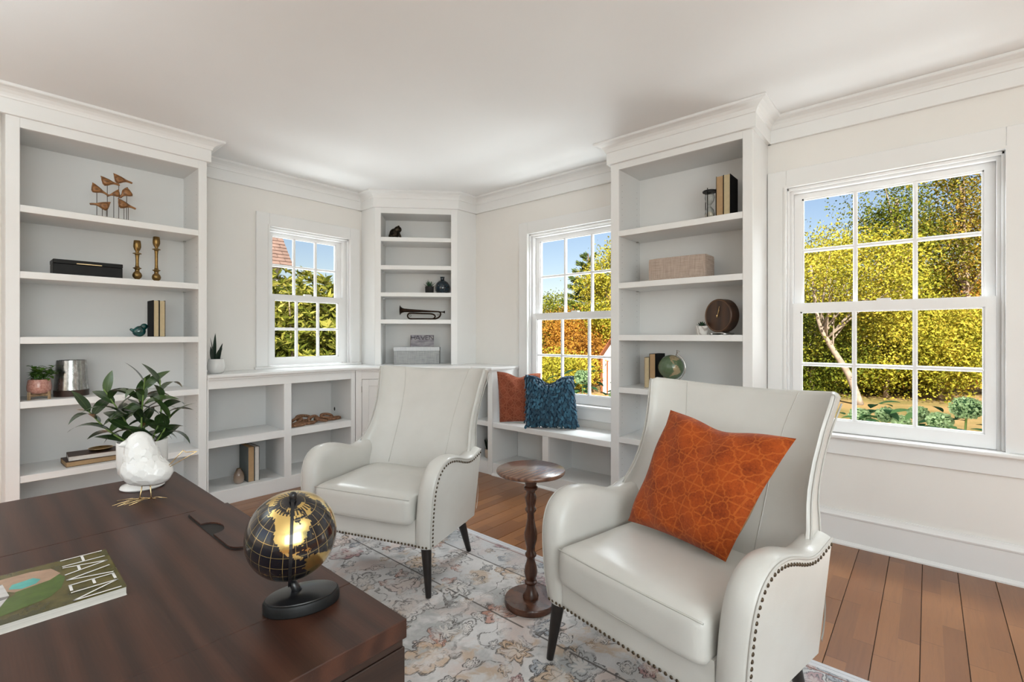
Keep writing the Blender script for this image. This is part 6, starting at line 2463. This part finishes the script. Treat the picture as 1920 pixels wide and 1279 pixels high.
for s in (-1, 1):
    w_ = box('window', s*(hw_ + .005), s*(hw_ + .03), .62, 1.02, .50, .98, SHT, r)
    box('pane', s*(hw_ + .03), s*(hw_ + .034), .67, .97, .55, .93, simple('dark_shed_pane', (.05, .055, .06), .1), w_)

# beyond the small window: neighbour's roof and a broadleaf evergreen
r = thing('neighbour_house', 'neighbouring house with pinkish-brown shingled roof', 'house', (1.9, 16.6, GZ))
box('wall', -4.6, 4.2, -2.3, 2.3, 0, 3.75, simple('pale_siding', (.55, .52, .50), .8), r)
ROOFS = simple('pink_brown_shingle', (.22, .145, .12), .9, var=.22, vscale=3, bstr=.5, bscale=20)
ez, rz_ = 3.78, 7.12
eave = [(-5.0, -2.6), (4.46, -2.6), (4.46, 2.6), (-5.0, 2.6)]
ridge = [(-5.0, 0.0), (4.46, 0.0)]
m = MB()
m.add([(p[0], p[1], ez) for p in eave] + [(p[0], p[1], rz_) for p in ridge], [(0, 1, 5, 4), (1, 2, 5), (2, 3, 4, 5), (3, 0, 4), (0, 3, 2, 1)])
m.build('roof', simple('roof_deck', (.10, .06, .05), .9), r)
NC = 30
for k in range(NC):
    t0, t1 = k/NC, (k + 1.25)/NC
    t1 = min(1, t1)
    def edge(t_, lift):
        a = Vector((eave[0][0], eave[0][1], ez)).lerp(Vector((ridge[0][0], ridge[0][1], rz_)), t_)
        b_ = Vector((eave[1][0], eave[1][1], ez)).lerp(Vector((ridge[1][0], ridge[1][1], rz_)), t_)
        n_ = Vector((0, -.67, .74))*lift
        return a + n_, b_ + n_
    a0, b0 = edge(t0, .035)
    a1, b1 = edge(t1, .012)
    a2, b2 = edge(t0, .004)
    n_t = 26
    for i in range(17, n_t):
        j = .5*(k % 2)/n_t
        s0, s1 = (i + j*n_t + .015)/n_t, min(1, (i + 1 + j*n_t - .015)/n_t)
        if s0 >= .999: continue
        q = [a0.lerp(b0, s0), a0.lerp(b0, s1), a1.lerp(b1, s1), a1.lerp(b1, s0), a2.lerp(b2, s0), a2.lerp(b2, s1)]
        link('shingle', new_mesh('shingle', q, [(0, 1, 2, 3), (4, 5, 1, 0)]), ROOFS, r)

def whorl_shrub(label, pos, crown, n_wh, L, seed, group=None, name='shrub'):
    """broad narrow leaves in whorls at the branch tips"""
    rs = np.random.RandomState(seed)
    r = thing(name, label, 'shrub', pos, 0, group)
    rx, ry, z0, z1 = crown
    u = rs.normal(size=(n_wh, 3))
    u /= np.linalg.norm(u, axis=1)[:, None]
    C = u*rs.uniform(.55, 1.05, n_wh)[:, None]*np.array([rx, ry, (z1 - z0)/2]) + np.array([0, 0, (z0 + z1)/2])
    P = []
    D = []
    for c, n_ in zip(C, u):
        ax_ = n_*.6 + np.array([0, 0, .7])
        ax_ /= np.linalg.norm(ax_)
        e1 = np.cross(ax_, [.3, .9, .1])
        e1 /= np.linalg.norm(e1)
        e2 = np.cross(ax_, e1)
        k = rs.randint(8, 13)
        for i in range(k):
            a = 2*PI*i/k + rs.uniform(-.2, .2)
            d = e1*math.cos(a) + e2*math.sin(a) + ax_*rs.uniform(-.1, .75)
            P.append(c)
            D.append(d/np.linalg.norm(d))
    P = np.array(P)
    D = np.array(D)
    tag(link('foliage', quads_mesh('foliage', leaves_at(P, L, rs, .30, 0, D)), F_RHO, r), kind='stuff')
    m = MB()
    for i in range(26):
        b0 = Vector((rs.uniform(-.15, .15), rs.uniform(-.15, .15), 0))
        c = Vector(C[i])
        m.tube(catmull([b0, (b0 + c)/2 + Vector((rs.uniform(-.2, .2), rs.uniform(-.2, .2), -.1)), c], 4), [.030*(1 - .75*q/8) for q in range(9)], 6)
    m.build('branches', BARK, r, True)
    return r
whorl_shrub('yellowing broadleaf evergreen filling the small window', at(560, 7.4), (1.35, 1.25, .1, 2.72), 1500, .135, 41, 'broadleaf evergreens beyond the small window')
whorl_shrub('darker broadleaf evergreen low at the right of the small window', at(650, 7.9), (1.0, 1.0, .1, 2.5), 900, .135, 42, 'broadleaf evergreens beyond the small window')
whorl_shrub('broadleaf evergreen at the left edge of the small window', at(490, 8.2), (1.1, 1.0, .2, 2.9), 900, .135, 43, 'broadleaf evergreens beyond the small window')
tree('tree', 'green tree behind the evergreens in the small window', at(590, 13), (1.7, 1.6, .5, 3.1), 11400, 0.094, F_GRN, 44, None, 50, .4)

# hydrangeas just outside
FLOWER = foliage_mat('pale_green_florets', [(.05, (.20, .30, .12)), (.5, (.38, .49, .24)), (1, (.60, .67, .40))], .3)
BROAD = leaf_me(.13, .085, .5, .15, nseg=6, base_w=.3)
def hydrangea(label, pos, heads, n_leaf, rx, ry, h, seed):
    rs = np.random.RandomState(seed)
    r = thing('hydrangea', label, 'shrub', pos, 0, 'hydrangeas by the house wall')
    base = Vector(pos)
    for (hx, hy, hz, hr_) in heads:
        c = np.array([hx, hy, hz]) - np.array(pos)
        n_ = 800
        u = rs.normal(size=(n_, 3))
        u /= np.linalg.norm(u, axis=1)[:, None]
        P = c + u*hr_*np.array([1, 1, .82])*rs.uniform(.86, 1.03, n_)[:, None]
        e_ = np.cross(u, rs.normal(size=(n_, 3)))
        e_ /= np.linalg.norm(e_, axis=1)[:, None]
        V = leaves_at(P, .017, rs, .95, 0, e_*1.0)
        fh = link('flower_head', quads_mesh('florets', V), FLOWER, r)
        tag(fh, kind='stuff')
        m = MB()
        m.add(*blob([(c[0], c[1], c[2], hr_*.86, hr_*.86, hr_*.72)], 14, 10, 100))
        m.build('flower_core', F_HYD, fh, True)
        m = MB()
        m.tube(catmull([(c[0]*.6, c[1]*.6, 0), (c[0]*.85, c[1]*.85, c[2]*.5), (c[0], c[1], c[2] - hr_*.6)], 4), .006, 6)
        m.build('stem', STEMM, r, True)
    pl_ = []
    for i in range(n_leaf):
        a = rs.uniform(0, 2*PI)
        q = math.sqrt(rs.uniform(0, 1))
        z = h*rs.uniform(.35, 1.0)*(1 - .25*q*q)
        p = Vector((rx*q*math.cos(a), ry*q*math.sin(a), z))
        d = Vector((math.cos(a) + rs.uniform(-.5, .5), math.sin(a) + rs.uniform(-.5, .5), rs.uniform(-.3, .4)))
        pl_.append((BROAD, Matrix.Translation(p) @ d.to_track_quat('Y', 'Z').to_matrix().to_4x4() @ Matrix.Scale(float(rs.uniform(.7, 1.2)), 4)))
    tag(merged_leaves(None, pl_).build('foliage', F_HYD, r, True), kind='stuff')
    return r
def pz(px, py, d): 
    p = at(px, d)
    return (p[0], p[1], CAM_H - (py - 629)/F_PX*d)
hp = at(1730, 3.35)
hydrangea('hydrangea with large pale green flower heads under the large window', hp,
          [pz(1812, 765, 3.25) + (.088,), pz(1762, 790, 3.35) + (.070,), pz(1722, 775, 3.55) + (.062,)], 240, .48, .46, 1.33, 51)
hp = at(1640, 3.6)
hydrangea('hydrangea with smaller green flower heads behind the armchair wing', hp,
          [pz(1662, 778, 3.6) + (.066,), pz(1612, 780, 3.7) + (.070,), pz(1690, 792, 3.45) + (.055,)], 240, .48, .46, 1.28, 52)
hp = at(1090, 4.95)
hydrangea('dark leafy hydrangea outside the bench window', hp, [pz(1092, 707, 4.9) + (.085,)], 260, .42, .55, 1.45, 53)
hp = at(1145, 5.6)
hydrangea('low hydrangea in front of the shed', hp, [pz(1150, 742, 5.5) + (.05,)], 90, .35, .35, .95, 54)
